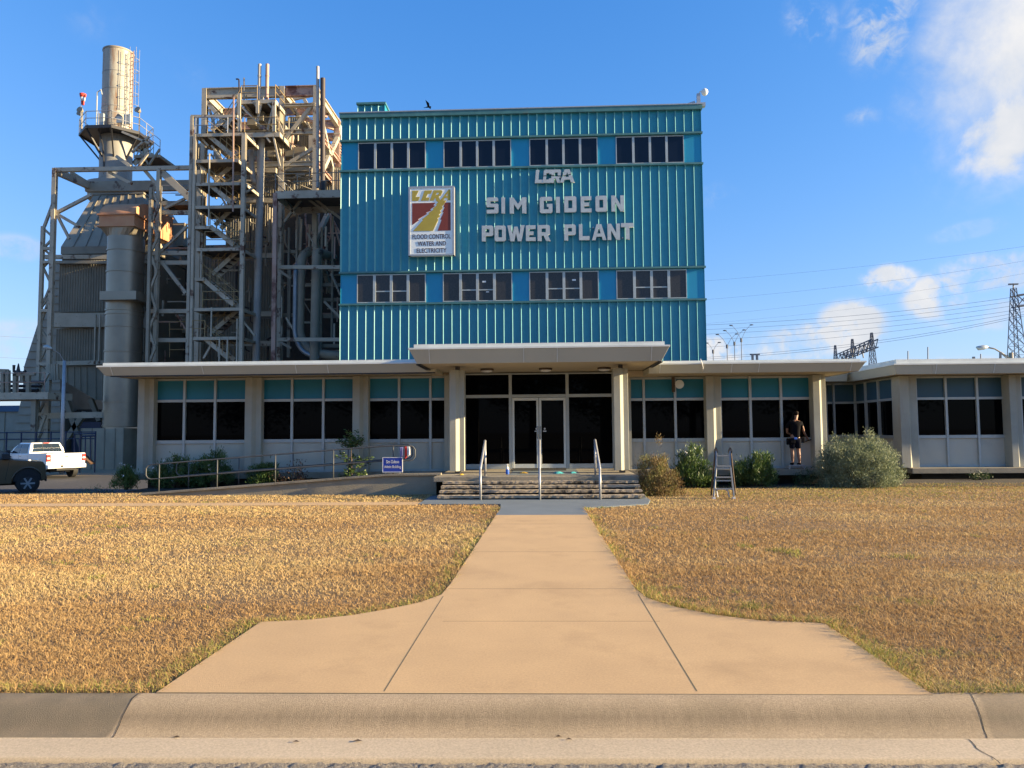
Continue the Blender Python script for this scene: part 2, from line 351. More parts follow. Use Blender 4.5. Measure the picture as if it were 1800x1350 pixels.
# dark algae stain on the old length of kerb and a paler newer length: colour by object space X
def kerb_nodes(m, xa, dark):
    t = m.node_tree; L = t.links.new; b = t.nodes['Principled BSDF']; old = b.inputs['Base Color'].links[0].from_socket
    g = t.nodes.new('ShaderNodeTexCoord'); sp = t.nodes.new('ShaderNodeSeparateXYZ'); L(g.outputs['Object'], sp.inputs[0])
    nz_ = t.nodes.new('ShaderNodeTexNoise'); nz_.inputs['Scale'].default_value = 5; L(g.outputs['Object'], nz_.inputs['Vector'])
    def Mm(op, a, c, clamp=False):
        n = t.nodes.new('ShaderNodeMath'); n.operation = op; n.use_clamp = clamp
        for i, v in enumerate((a, c)):
            if isinstance(v, (int, float)): n.inputs[i].default_value = v
            else: L(v, n.inputs[i])
        return n.outputs[0]
    a = Mm('MULTIPLY', Mm('SUBTRACT', xa, sp.outputs[0]), 40.0)
    a = Mm('ADD', a, Mm('MULTIPLY', sp.outputs[1], 3.0), True)
    r2 = Mm('MULTIPLY', Mm('SUBTRACT', Mm('SUBTRACT', sp.outputs[0], Mm('MULTIPLY', sp.outputs[1], .28)), 2.55), 40.0, True)
    tot_ = Mm('MULTIPLY', Mm('MAXIMUM', a, Mm('MULTIPLY', r2, .55)), Mm('ADD', .55, Mm('MULTIPLY', nz_.outputs[0], .6)), True)
    # darker band around mid height of the roll, streaked downwards
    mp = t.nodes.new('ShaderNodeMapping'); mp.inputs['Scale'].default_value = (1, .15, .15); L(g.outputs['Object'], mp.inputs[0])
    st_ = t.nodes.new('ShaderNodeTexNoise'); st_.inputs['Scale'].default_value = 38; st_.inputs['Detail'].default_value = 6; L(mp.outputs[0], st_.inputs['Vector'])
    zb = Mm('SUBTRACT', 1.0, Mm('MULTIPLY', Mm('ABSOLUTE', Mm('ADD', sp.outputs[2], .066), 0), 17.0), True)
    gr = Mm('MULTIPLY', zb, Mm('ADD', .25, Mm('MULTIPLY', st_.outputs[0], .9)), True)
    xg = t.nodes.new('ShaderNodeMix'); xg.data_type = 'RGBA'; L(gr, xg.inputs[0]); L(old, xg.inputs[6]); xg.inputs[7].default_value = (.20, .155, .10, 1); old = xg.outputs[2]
    x = t.nodes.new('ShaderNodeMix'); x.data_type = 'RGBA'; L(tot_, x.inputs[0]); L(old, x.inputs[6]); x.inputs[7].default_value = (*dark, 1)
    L(x.outputs[2], b.inputs['Base Color'])
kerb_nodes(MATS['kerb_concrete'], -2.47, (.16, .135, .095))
def road():
    xs = np.arange(-14, 14.001, .02); ys = np.arange(3.2, 4.02, .02)
    X, Y = np.meshgrid(xs, ys); Z = rng.random(X.shape)*.014-.006
    Yb = Y+(rng.random(X.shape)-.5)*.01+SK*.8*X
    V = np.stack([X+(rng.random(X.shape)-.5)*.012, Yb, -.150+Z], -1).reshape(-1, 3); n = len(xs); m = len(ys)
    i = (np.arange(m-1)[:, None]*n+np.arange(n-1)[None]).ravel()
    Fc = np.stack([i, i+1, i+n+1, i+n], 1)
    o = link(np_mesh('road', V, Fc), 'road', 'road_chip', loc=(0, 3.5, -.15)); o['kind'] = 'structure'
    return o
road()
m = MB()
def crackline(pts, z, w_=.006, name='crack'):
    vs = []; fs = []
    for i, p in enumerate(pts):
        j = (random.random()-.5)*.006; vs += [(p[0]-w_/2+j, p[1], p[2]), (p[0]+w_/2+j, p[1], p[2])]
    fs = [(2*i, 2*i+1, 2*i+3, 2*i+2) for i in range(len(pts)-1)]; m.add(vs, fs)
for X0, k_ in ((-2.50, -.1), (2.54, .28)):      # joints in the kerb, following its profile
    crackline([(X0+dy*k_, ky(X0)+dy-.0015, z+.0015) for dy, z in kp], 0, .005)
a, b = G(1690, 1292, -.137), G(1757, 1342, -.137)
crackline([(a.x+(b.x-a.x)*u+.012*math.sin(u*9), a.y+(b.y-a.y)*u, -.1375) for u in np.linspace(0, 1, 14)], 0, .006)
m.build('kerb_joints', 'step_core', loc=(0, 4.4, -.1))['kind'] = 'structure'
MB().box(-300, 300, -6, 3.4, -.26, -.175).build('road_surface', 'road_chip', loc=(0, 0, -.2))['kind'] = 'structure'
# concrete walk
Lp = [(275, 1217), (458, 1093), (545, 1089), (620, 1081), (690, 1069), (740, 1058), (776, 1045), (792, 1026), (880, 893)]
Rp = [(1640, 1221), (1450, 1096), (1430, 1094), (1340, 1091), (1260, 1081), (1190, 1067), (1140, 1052), (1118, 1036), (1100, 1008), (1026, 893)]
walk_poly = [G(*p).to_2d() for p in Lp]+[G(*p).to_2d() for p in reversed(Rp)]
pad_y0 = G(950, 893).y; pad_y1 = 18.3
gray_y = G(950, 905).y
wl, wr = G(880, 893).x, G(1026, 893).x
lp905 = G(872, 905); rp905 = G(1034, 905)
walk_main = [G(*p).to_2d() for p in Lp[:-1]]+[Vector((lp905.x, gray_y)), Vector((rp905.x, gray_y))]+[G(*p).to_2d() for p in reversed(Rp[:-1])]
m = MB(); m.prism([tuple(p) for p in walk_main], 'z', -.14, .0); m.build('walkway', 'walk_concrete', loc=(0, 8, 0))['kind'] = 'structure'
pad = [(lp905.x, gray_y+.006), (rp905.x, gray_y+.006), (wr, pad_y0), (G(1140, 886).x, 16.1), (2.42, 17.0), (2.42, pad_y1), (-2.75, pad_y1), (-2.75, 16.25), (wl-.05, 16.2), (wl, pad_y0)]
m = MB(); m.prism(pad, 'z', -.14, .0); m.build('entrance_paving', 'painted_concrete', loc=(0, 16, 0))['kind'] = 'structure'
m = MB()
def joint(a, b, wd=.012): m.beam((a.x, a.y, -.0052), (b.x, b.y, -.0052), wd, .012)
joint(G(779, 1048), G(675, 1215), .009); joint(G(1122, 1045), G(1225, 1215), .009)
for y in (1035, 970, 921): joint(G(790+(1035-y)*.63, y), G(1113-(1035-y)*.60, y), .007)
joint(G(778, 1092), G(1160, 1092), .004)
joint(G(276, 1217.5), G(1640, 1221.5), .008)
m.build('walkway_joints', 'joint', loc=(0, 8, 0))['kind'] = 'structure'
# narrow side path
MB().box(-30, -2.76, 16.1, 16.75, -.12, -.004).build('side_path', 'walk_concrete', loc=(-12, 16.4, 0))['kind'] = 'structure'
# lawn: a height sheet, falling to the yard level on the left behind the lawn
def lz(X, Y):
    s = np.clip((Y-19.7)/3.3, 0, 1); s = s*s*(3-2*s)
    l = np.clip((-11.2-X)/1.6, 0, 1)
    return -.028-.75*s*l
def lawn_sheet():
    xs = np.concatenate([np.linspace(-400, -42, 12), np.linspace(-40, 40, 161), np.linspace(42, 400, 12)]); ys = np.concatenate([np.linspace(0, 22.6, 110)])
    Xg, Yg = np.meshgrid(xs, ys); Yw = 4.62+SK*.8*np.clip(Xg, -30, 30)*(1-Yg/22.6)+Yg*(23.1-4.62)/22.6
    Z = lz(Xg, Yw); n = len(xs)
    i = (np.arange(len(ys)-1)[:, None]*n+np.arange(n-1)[None]).ravel()
    V = np.stack([Xg, Yw, Z], -1).reshape(-1, 3)
    # leave the soil well below the paved strips
    o = link(np_mesh('lawn', V, np.stack([i, i+1, i+n+1, i+n], 1)), 'lawn', 'soil', loc=(0, 10, 0)); o['kind'] = 'structure'
lawn_sheet()
MB().box(-300, -11.4, 22.9, 41, -.9, -.772).build('driveway', 'asphalt', loc=(-20, 30, -.78))['kind'] = 'structure'
MB().box(-300, 300, 41.0, 120, -.9, -.764).build('gravel_yard', 'gravel_lot', loc=(-20, 60, -.78))['kind'] = 'structure'
# planting bed in front of the right wing
MB().box(2.9, 40, 20.6, 23.4, -.06, -.012).build('planting_bed', 'mulch', loc=(10, 22, 0))['kind'] = 'structure'
MB().box(-11.6, -2.8, 20.3, 22.0, -.06, -.010).build('shrub_bed', 'mulch', loc=(-7, 21, 0))['kind'] = 'structure'

def inpoly(x, y, poly):
    ins = np.zeros(len(x), bool); n = len(poly); j = n-1
    for i in range(n):
        xi, yi = poly[i]; xj, yj = poly[j]
        c = ((yi > y) != (yj > y)) & (x < (xj-xi)*(y-yi)/((yj-yi) or 1e-9)+xi); ins ^= c; j = i
    return ins
def pdist(x, y, poly):
    d = np.full(len(x), 9.0); n = len(poly)
    for i in range(n):
        a = np.array(poly[i]); b = np.array(poly[(i+1) % n]); ab = b-a; L2 = (ab**2).sum()+1e-12
        t = np.clip(((x-a[0])*ab[0]+(y-a[1])*ab[1])/L2, 0, 1)
        d = np.minimum(d, np.hypot(x-a[0]-t*ab[0], y-a[1]-t*ab[1]))
    return d
def vnoise(x, y, s, seed):
    r = np.random.default_rng(seed); T = r.random((256, 256)); xs, ys = x*s, y*s
    xi = np.floor(xs).astype(int); yi = np.floor(ys).astype(int); fx = xs-xi; fy = ys-yi; fx = fx*fx*(3-2*fx); fy = fy*fy*(3-2*fy)
    g = lambda a, b: T[a % 256, b % 256]
    return (g(xi, yi)*(1-fx)+g(xi+1, yi)*fx)*(1-fy)+(g(xi, yi+1)*(1-fx)+g(xi+1, yi+1)*fx)*fy
def grass():
    WP = [tuple(p) for p in walk_poly]; Xs, Ys = [], []
    for y0, y1, dens in ((4.6, 5.6, 8200), (5.6, 7, 5800), (7, 9, 3400), (9, 12, 1900), (12, 16, 1050), (16, 21.9, 700)):
        x0, x1 = -.78*y1-2.0, .72*y1+2.0; n = int((x1-x0)*(y1-y0)*dens)
        Xs.append(rng.uniform(x0, x1, n)); Ys.append(rng.uniform(y0, y1, n))
    X = np.concatenate(Xs); Y = np.concatenate(Ys)
    k = Y > ky(X)+.03
    k &= ~inpoly(X, Y, WP)
    k &= ~inpoly(X, Y, pad)
    k &= ~((X < -2.76) & (Y > 16.12) & (Y < 16.73))
    k &= ~((X > -10.6) & (X < -2.6) & (Y > 18.85)); k &= ~((X > -11.9) & (X < 3.0) & (Y > 17.0) & (X > -2.8)) | (X > 2.4)
    k &= ~((X > -12.6) & (X < 2.4) & (Y > 19.6)); k &= ~((X > 2.9) & (Y > 21.0) & (X < 8.6)) ; k &= ~((X >= 8.6) & (Y > 21.7))
    k &= ~((X < -11) & (Y > 20.6))
    X, Y = X[k], Y[k]
    patch = vnoise(X, Y*1.6, .55, 3)*.5+vnoise(X, Y*2.2, 1.6, 4)*.3+vnoise(X, Y, 5., 5)*.2
    k = rng.random(len(X)) < np.clip(.55+patch*.9, .3, 1); X, Y, patch = X[k], Y[k], patch[k]
    n = len(X)
    ed = np.minimum(pdist(X, Y, WP), np.abs(Y-ky(X)-.03))
    edge = np.clip(1-ed/.28, 0, 1)
    gpatch = vnoise(X, Y*1.4, .9, 11)*.6+vnoise(X, Y*2, 3.2, 12)*.4
    green = np.clip((gpatch-.76)*7, 0, 1)*.40 + edge*.62*(.35+rng.random(n)*.9)*(vnoise(X, Y, 1.3, 21) > .35)
    far_r = np.clip((Y-15.5)/4, 0, 1)*(X > 2)*.42*(vnoise(X, Y, .7, 33)+.2)
    big = vnoise(X+40, Y*1.9, .33, 61)*.6+vnoise(X, Y*2.4, .9, 62)*.4; lite = np.clip((big-.42)*3.0+np.clip((-1.5-X)/6, 0, 1)*.55+(X > 0)*-.12, 0, 1)
    tint = .06+.44*np.clip(lite*.7+.15+(patch-.4)*.7, 0, 1)*rng.uniform(.35, 1.1, n)+rng.normal(0, .05, n)
    tint = np.where(rng.random(n) < np.clip(green+far_r, 0, .95), rng.uniform(.55, .95, n), tint); tint = np.clip(tint, 0, 1)
    tuft = np.clip((vnoise(X, Y, 2.2, 71)-.90)*9, 0, 1)
    tint = np.where((tuft > .3) & (rng.random(n) < .6), rng.uniform(.6, .95, n), tint)
    wsc = np.clip(Y/6.0, .8, 2.6)
    H = rng.uniform(.014, .044, n)*(.75+patch*.6)+edge*rng.uniform(0, .035, n)+np.clip(1-np.abs(Y-ky(X)-.03)/.22, 0, 1)*(X < -1.4)*rng.uniform(.0, .05, n)+tuft*rng.uniform(.01, .035, n)+np.clip(1-ed/.12, 0, 1)*(X > .5)*rng.uniform(0, .045, n); H = H*np.where(tint > .6, 1.25, 1)
    hk = vnoise(X, Y, .45, 8); H *= .8+.45*hk
    W = rng.uniform(.0015, .0030, n)*wsc
    a = rng.uniform(0, 2*np.pi, n); lean = rng.uniform(.15, 1.9, n)*H*1.25
    dx, dy = np.cos(a), np.sin(a); b2 = rng.uniform(0, 2*np.pi, n); wx, wy = np.cos(b2)*W, np.sin(b2)*W
    z0 = lz(X, Y)-.004
    base = np.stack([X, Y, z0], 1)
    mid = base+np.stack([dx*lean*.35, dy*lean*.35, H*.62], 1)
    tip = base+np.stack([dx*lean, dy*lean, H*rng.uniform(.7, 1.1, n)], 1)
    off = np.stack([wx, wy, np.zeros(n)], 1)
    V = np.stack([base-off, base+off, mid-off*.8, mid+off*.8, tip], 1).reshape(-1, 3)
    o5 = (np.arange(n)*5)[:, None]
    Fc = np.concatenate([o5+[[0, 1, 2]], o5+[[1, 3, 2]], o5+[[2, 3, 4]]])
    T = np.repeat(tint, 5)
    me = np_mesh('grass', V, Fc, T); o = link(me, 'grass', 'grass', loc=(0, 10, 0))
    tag(o, 'dry straw coloured lawn grass with green tufts along the paving', 'grass', kind='stuff')
    print('grass blades', n)
grass()
def clods():   # small dry leaves lying in the gutter
    for i, (px, py) in enumerate(((628, 1304), (938, 1294), (982, 1296), (1000, 1301), (520, 1305), (310, 1297))):
        c = G(px, py, -.137); m = MB(); s = .014 if i else .02
        m.add([(c.x-s*1.4, c.y, c.z+.004), (c.x, c.y-s*.5, c.z+.012), (c.x+s*1.5, c.y+s*.2, c.z+.003), (c.x, c.y+s*.7, c.z+.010)], [(0, 1, 2, 3)])
        lab = ['curled dead leaf in the gutter left of the walkway joint', 'small dead leaf in the gutter below the walkway centre', 'tiny dead leaf just right of the centre one in the gutter',
               'thin dead leaf in the gutter, rightmost of the centre cluster', 'tiny dead leaf in the gutter left of the curled leaf', 'tiny dead leaf in the gutter near the dark kerb stain'][i]
        tag(m.build('dead_leaf', 'bark'), lab, 'leaf', 'dead leaves in the gutter')
clods()
# ------------------------------------------------------------------ lettering helpers
GL = {'I': [[(0,0),(3,0),(3,12),(0,12)]], 'L': [[(0,0),(9,0),(9,3),(3,3),(3,12),(0,12)]],
 'O': [[(1,0),(8,0),(9,1),(9,11),(8,12),(1,12),(0,11),(0,1)],[(3,3),(6,3),(6,9),(3,9)]],
 'D': [[(0,0),(8,0),(9,1),(9,11),(8,12),(0,12)],[(3,3),(6,3),(6,9),(3,9)]],
 'P': [[(0,0),(3,0),(3,4),(8,4),(9,5),(9,11),(8,12),(0,12)],[(3,6.6),(6,6.6),(6,9.4),(3,9.4)]],
 'R': [[(0,0),(3,0),(3,4),(4.4,4),(6.2,0),(9.4,0),(7.5,4.2),(9,5.2),(9,11),(8,12),(0,12)],[(3,6.6),(6,6.6),(6,9.4),(3,9.4)]],
 'E': [[(0,0),(9,0),(9,2.8),(3,2.8),(3,4.7),(7,4.7),(7,7.3),(3,7.3),(3,9.2),(9,9.2),(9,12),(0,12)]],
 'G': [[(1,0),(8,0),(9,1),(9,6.8),(5,6.8),(5,4.6),(6.2,4.6),(6.2,2.8),(2.9,2.8),(2.9,9.2),(8.8,9.2),(8.8,11.2),(8,12),(1,12),(0,11),(0,1)]],
 'S': [[(.2,0),(8,0),(9,1),(9,6.4),(8.2,7.3),(3,7.3),(3,9.2),(8.8,9.2),(8.8,11),(8,12),(1,12),(0,11),(0,5.6),(.8,4.7),(6,4.7),(6,2.8),(.2,2.8)]],
 'M': [[(0,0),(2.8,0),(2.8,7),(5.5,2.6),(8.2,7),(8.2,0),(11,0),(11,12),(8.4,12),(5.5,7),(2.6,12),(0,12)]],
 'N': [[(0,0),(2.8,0),(2.8,7),(6.6,0),(9.4,0),(9.4,12),(6.6,12),(6.6,5),(2.8,12),(0,12)]],
 'W': [[(2.2,0),(4.8,0),(6,6),(7.2,0),(9.8,0),(12,12),(9.3,12),(8.4,5),(7.2,11),(4.8,11),(3.6,5),(2.7,12),(0,12)]],
 'A': [[(0,0),(3,0),(3.8,2.6),(8.2,2.6),(9,0),(12,0),(8,12),(4,12)],[(4.6,5),(7.4,5),(6,9.4)]],
 'T': [[(3.2,0),(6.2,0),(6.2,9),(9.4,9),(9.4,12),(0,12),(0,9),(3.2,9)]],
 'C': [[(1,0),(8,0),(9,1),(9,4),(6,4),(6,3),(3,3),(3,9),(6,9),(6,8),(9,8),(9,11),(8,12),(1,12),(0,11),(0,1)]]}
def plate(polys, Y, depth, name, mt, parent=None, loc=None):
    """flat shapes given as (x,z) outlines (later ones cut holes) made solid, front face at Y"""
    cu = D.curves.new(name, 'CURVE'); cu.dimensions = '2D'; cu.fill_mode = 'BOTH'; cu.extrude = depth/2
    for pl in polys:
        s = cu.splines.new('POLY'); s.points.add(len(pl)-1); s.use_cyclic_u = True
        for i, (x, z) in enumerate(pl): s.points[i].co = (x, z, 0, 1)
    return _cu(cu, name, mt, parent, loc, Matrix.Translation((0, Y+depth/2, 0)) @ Matrix.Rotation(math.pi/2, 4, 'X'))
def _cu(cu, name, mt, parent, loc, mtx):
    o = D.objects.new('tmp', cu); COL.objects.link(o); dg = bpy.context.evaluated_depsgraph_get()
    me = D.meshes.new_from_object(o.evaluated_get(dg)); D.objects.remove(o); me.materials.clear(); me.transform(mtx)
    return link(me, name, mt, parent, loc)
def glyph(ch, x0, x1, z0, z1, shear=0.0):
    g = GL[ch]; w_ = max(p[0] for p in g[0])
    return [[(x0+(x1-x0)*p[0]/w_+shear*(z1-z0)*p[1]/12, z0+(z1-z0)*p[1]/12) for p in pl] for pl in g]
def text(body, x0, x1, z0, z1, Y, depth, name, mt, parent, offset=0.0):
    cu = D.curves.new(name, 'FONT'); cu.body = body; cu.size = 1; cu.offset = offset; cu.extrude = .02
    o = D.objects.new('tmp', cu); COL.objects.link(o); dg = bpy.context.evaluated_depsgraph_get()
    me = D.meshes.new_from_object(o.evaluated_get(dg)); D.objects.remove(o); me.materials.clear()
    n = len(me.vertices); a = np.empty(n*3, 'f'); me.vertices.foreach_get('co', a); a = a.reshape(-1, 3); mn, mxx = a.min(0), a.max(0)
    b = np.empty_like(a); b[:, 0] = x0+(a[:, 0]-mn[0])/(mxx[0]-mn[0])*(x1-x0); b[:, 2] = z0+(a[:, 1]-mn[1])/(mxx[1]-mn[1])*(z1-z0)
    b[:, 1] = Y+(1-(a[:, 2]-mn[2])/(mxx[2]-mn[2]))*depth; me.vertices.foreach_set('co', b.ravel()); me.update()
    return link(me, name, mt, parent)

# ------------------------------------------------------------------ TEAL TOWER BUILDING
TX0, TX1, TY = -11.07, 8.85, 40.0
tw = thing('tower_building', 'tall teal metal clad power plant building with two window bands and ribbed walls', 'building', (TX0/2+TX1/2, TY, -.8))
NR = 42; RP = (TX1-TX0)/NR
def ribs(z0, z1, x0=TX0, x1=TX1, n=NR, Y=TY, name='ribbed_cladding', parent=tw, mt='teal_cladding', sc=1.0):
    p = (x1-x0)/n; pr = []
    for i in range(n):
        X = x0+i*p
        pr += [(X, Y), (X, Y-.10*sc), (X+.014, Y-.10*sc), (X+.072*sc, Y-.008), (X+.20*sc, Y+.016), (X+.34*sc, Y+.018), (X+p*.96, Y)]
    pr += [(x1-.016, Y), (x1-.016, Y-.10*sc), (x1, Y-.10*sc), (x1, Y)]
    k = len(pr); vs = [(a, b, z0) for a, b in pr]+[(a, b, z1) for a, b in pr]
    m = MB(); m.add(vs, [(i, i+1, i+1+k, i+k) for i in range(k-1)])
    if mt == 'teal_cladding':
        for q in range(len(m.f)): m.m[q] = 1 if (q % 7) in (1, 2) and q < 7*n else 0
        mt = ['teal_cladding', 'rib_sunlit']
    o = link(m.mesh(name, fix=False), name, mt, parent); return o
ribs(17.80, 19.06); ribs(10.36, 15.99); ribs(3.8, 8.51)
m = MB(); m.box(TX0+.02, TX1-.02, TY+.03, TY+22, -.8, 19.0); m.build('core_wall', 'blue_panel', tw)
m = MB()
for z in (17.70, 15.98, 10.27, 8.50):
    m.box(TX0-.05, TX1+.05, TY-.17, TY+.028, z, z+.10)
m.build('band_ledge', 'teal_trim', tw)
m = MB(); m.box(TX0-.06, TX1+.06, TY-.20, TY+22.1, 19.05, 19.30); m.build('cornice', 'teal_trim', tw)
m = MB(); m.box(TX0-.09, TX1+.09, TY-.23, TY+22.13, 19.302, 19.36); m.build('roof_flashing', 'galv', tw)
# right and left flank walls of plain cladding
m = MB(); m.box(TX1-.018, TX1+.002, TY+.002, TY+22, 3.8, 19.05); m.box(TX0-.002, TX0+.018, TY+.002, TY+22, 3.8, 19.05); m.build('flank_wall', 'teal_cladding', tw)
def tower_window(px0, px1, z0, z1, upper, k):
    x0, x1 = P(px0, 270 if upper else 505, TY).x, P(px1, 270 if upper else 505, TY).x
    w_ = MB(); Yf = TY-.035; t = .045
    xs = [x0+(x1-x0)*i/4 for i in range(5)]
    w_.box(x0-t, x0, Yf, TY+.03, z0, z1); w_.box(x1, x1+t, Yf, TY+.03, z0, z1); w_.box(x0, x1, Yf, TY+.03, z0, z0+.05); w_.box(x0, x1, Yf, TY+.03, z1-.05, z1)
    for i in (1, 2, 3):
        b = .065 if upper else .075
        w_.box(xs[i]-b, xs[i]+b, Yf-.02, TY+.03, z0+.05, z1-.05)
    zz = z0+(z1-z0)*.40
    if not upper:
        w_.box(xs[1]+.075, xs[2]-.075, Yf+.002, TY+.03, zz-.03, zz+.03); w_.box(xs[2]+.075, xs[3]-.075, Yf+.002, TY+.03, zz-.03, zz+.03)
    fr = w_.build('window', 'aluminium', tw)
    fr['label'] = ('upper' if upper else 'lower')+' band window, number %d from the left' % (k+1)
    gm = 'glass_night' if upper else 'glass_gray'
    for i in range(4):
        a, b = xs[i]+(.065 if i else 0), xs[i+1]-(.065 if i < 3 else 0)
        g = MB(); g.box(a+.012, b-.012, TY-.012, TY+.022, z0+.052, z1-.052); g.build('pane', gm, fr)
    return fr, xs
for k, (a, b) in enumerate(((631, 747), (781, 897), (932, 1049), (1084, 1201))): tower_window(a, b, 16.12, 17.66, True, k)
fr_l = []
for k, (a, b) in enumerate(((629, 747), (780, 899), (932, 1051), (1085, 1206))): fr_l.append(tower_window(a, b, 8.64, 10.22, False, k))
# paper notes stuck inside the lower windows
for (px, py, w_, h_, kk) in ((851, 495, .20, .09, 1), (857, 513, .16, .05, 1), (862, 529, .16, .06, 1), (1009, 492, .20, .09, 2)):
    c = P(px, py, TY-.03); MB().box(c.x-w_/2, c.x+w_/2, TY-.020, TY-.014, c.z-h_/2, c.z+h_/2).build('paper_note', 'plastic_white', fr_l[kk][0])
# rooftop box
ph = MB(); x0, x1 = P(629, 190, 43).x, P(677, 190, 43).x
pz = P(650, 183, 43).z
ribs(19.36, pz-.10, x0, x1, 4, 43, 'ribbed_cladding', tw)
MB().box(x0+.01, x1-.01, 43.03, 46, 19.362, pz-.06).build('rooftop_box', 'teal_cladding', tw)
MB().box(x0-.06, x1+.06, 42.85, 46.1, pz-.058, pz+.06).build('rooftop_box_cap', 'teal_trim', tw)

# individual metal letters on the tower
Yl = TY-.26
def put_letter(ch, pxa, pxb, pya, pyb, label, mt='silver', i=0):
    a = P(pxa, pyb, Yl); b = P(pxb, pya, Yl)
    zz0, zz1 = P((pxa+pxb)/2, pyb, Yl).z, P((pxa+pxb)/2, pya, Yl).z
    o = plate(glyph(ch, a.x, b.x, zz0, zz1), Yl, .10, 'sign_letter', mt, None, ((a.x+b.x)/2, Yl+.05, zz0))
    tag(o, label, 'letter', 'metal letters of the plant name on the teal wall')
    m = MB(); xm = (a.x+b.x)/2
    s = MB()
    for zq in (zz0+.12, zz1-.14): s.box(a.x+.06, a.x+.12, Yl+.098, TY-.0, zq-.03, zq+.03)
    s.build('standoff', 'galv', o).location = (0, 0, 0)
    return o
row1 = [('S',855,876,347,375),('I',881.5,887.5,347,375),('M',896,925,347,375),('G',949,971,346,374.5),('I',977.5,984,346,374),('D',992,1013,345,373),('E',1021,1039.5,345,373),('O',1047,1067,344,372),('N',1075,1097,343.5,371.5)]
w1 = ['first letter of the word SIM', 'middle letter of the word SIM', 'last letter of the word SIM', 'first letter of the word GIDEON', 'second letter of GIDEON', 'third letter of GIDEON', 'fourth letter of GIDEON', 'fifth letter of GIDEON', 'last letter of GIDEON']
row2 = [('P',847,867,396.5,424),('O',869.5,889,396.5,424),('W',892,922,396,424),('E',924.5,941.5,396,423.5),('R',945,967.5,395.5,423.5),('P',992,1012,394.5,422.5),('L',1018,1036,394,422),('A',1040.5,1065.5,394,422),('N',1068,1089.5,393,421.5),('T',1092,1114,392,420.5)]
w2 = ['first letter of the word POWER', 'second letter of POWER', 'middle letter of POWER', 'fourth letter of POWER', 'last letter of POWER', 'first letter of the word PLANT', 'second letter of PLANT', 'middle letter of PLANT', 'fourth letter of PLANT', 'last letter of PLANT']
for (c, a, b, y0, y1), wd in zip(row1+row2, w1+w2): put_letter(c, a, b, y0, y1, 'silver metal block letter %s, %s' % (c, wd))
# LCRA emblem: slanted letters cut by a swoosh
def emblem():
    o = None; xa = lambda px: P(px, 310, Yl).x; za = lambda py: P(975, py, Yl).z
    root = thing('lettering_emblem', 'silver slanted LCRA emblem cut by a swoosh above the plant name', 'emblem', (xa(975), Yl, za(321)))
    for ch, a, b in (('L', 940, 957), ('C', 954, 969), ('R', 968, 985), ('A', 984, 1010)):
        q = plate(glyph(ch, xa(a), xa(b), za(321), za(298), shear=(.10 if ch != 'A' else 0)), Yl-(.004 if ch in 'CA' else 0), .12, 'emblem_letter', 'silver', root)
        cu = MB(); n = 10; top, bot = [], []
        for i in range(n+1):
            t = i/n; px = 955+t*60; py = 309-8*t+9*math.sin(t*3.1)*t
            top.append((xa(px), za(py-1.0))); bot.append((xa(px), za(py+1.0)))
        cu.prism(top+bot[::-1], 'y', Yl-.4, Yl+.4); cb = link(cu.mesh('cut'), 'cut', None, root)
        md = q.modifiers.new('b', 'BOOLEAN'); md.operation = 'DIFFERENCE'; md.object = cb; md.solver = 'EXACT'
        dg = bpy.context.evaluated_depsgraph_get(); me = D.meshes.new_from_object(q.evaluated_get(dg)); q.modifiers.clear(); q.data = me
        D.objects.remove(cb)
emblem()
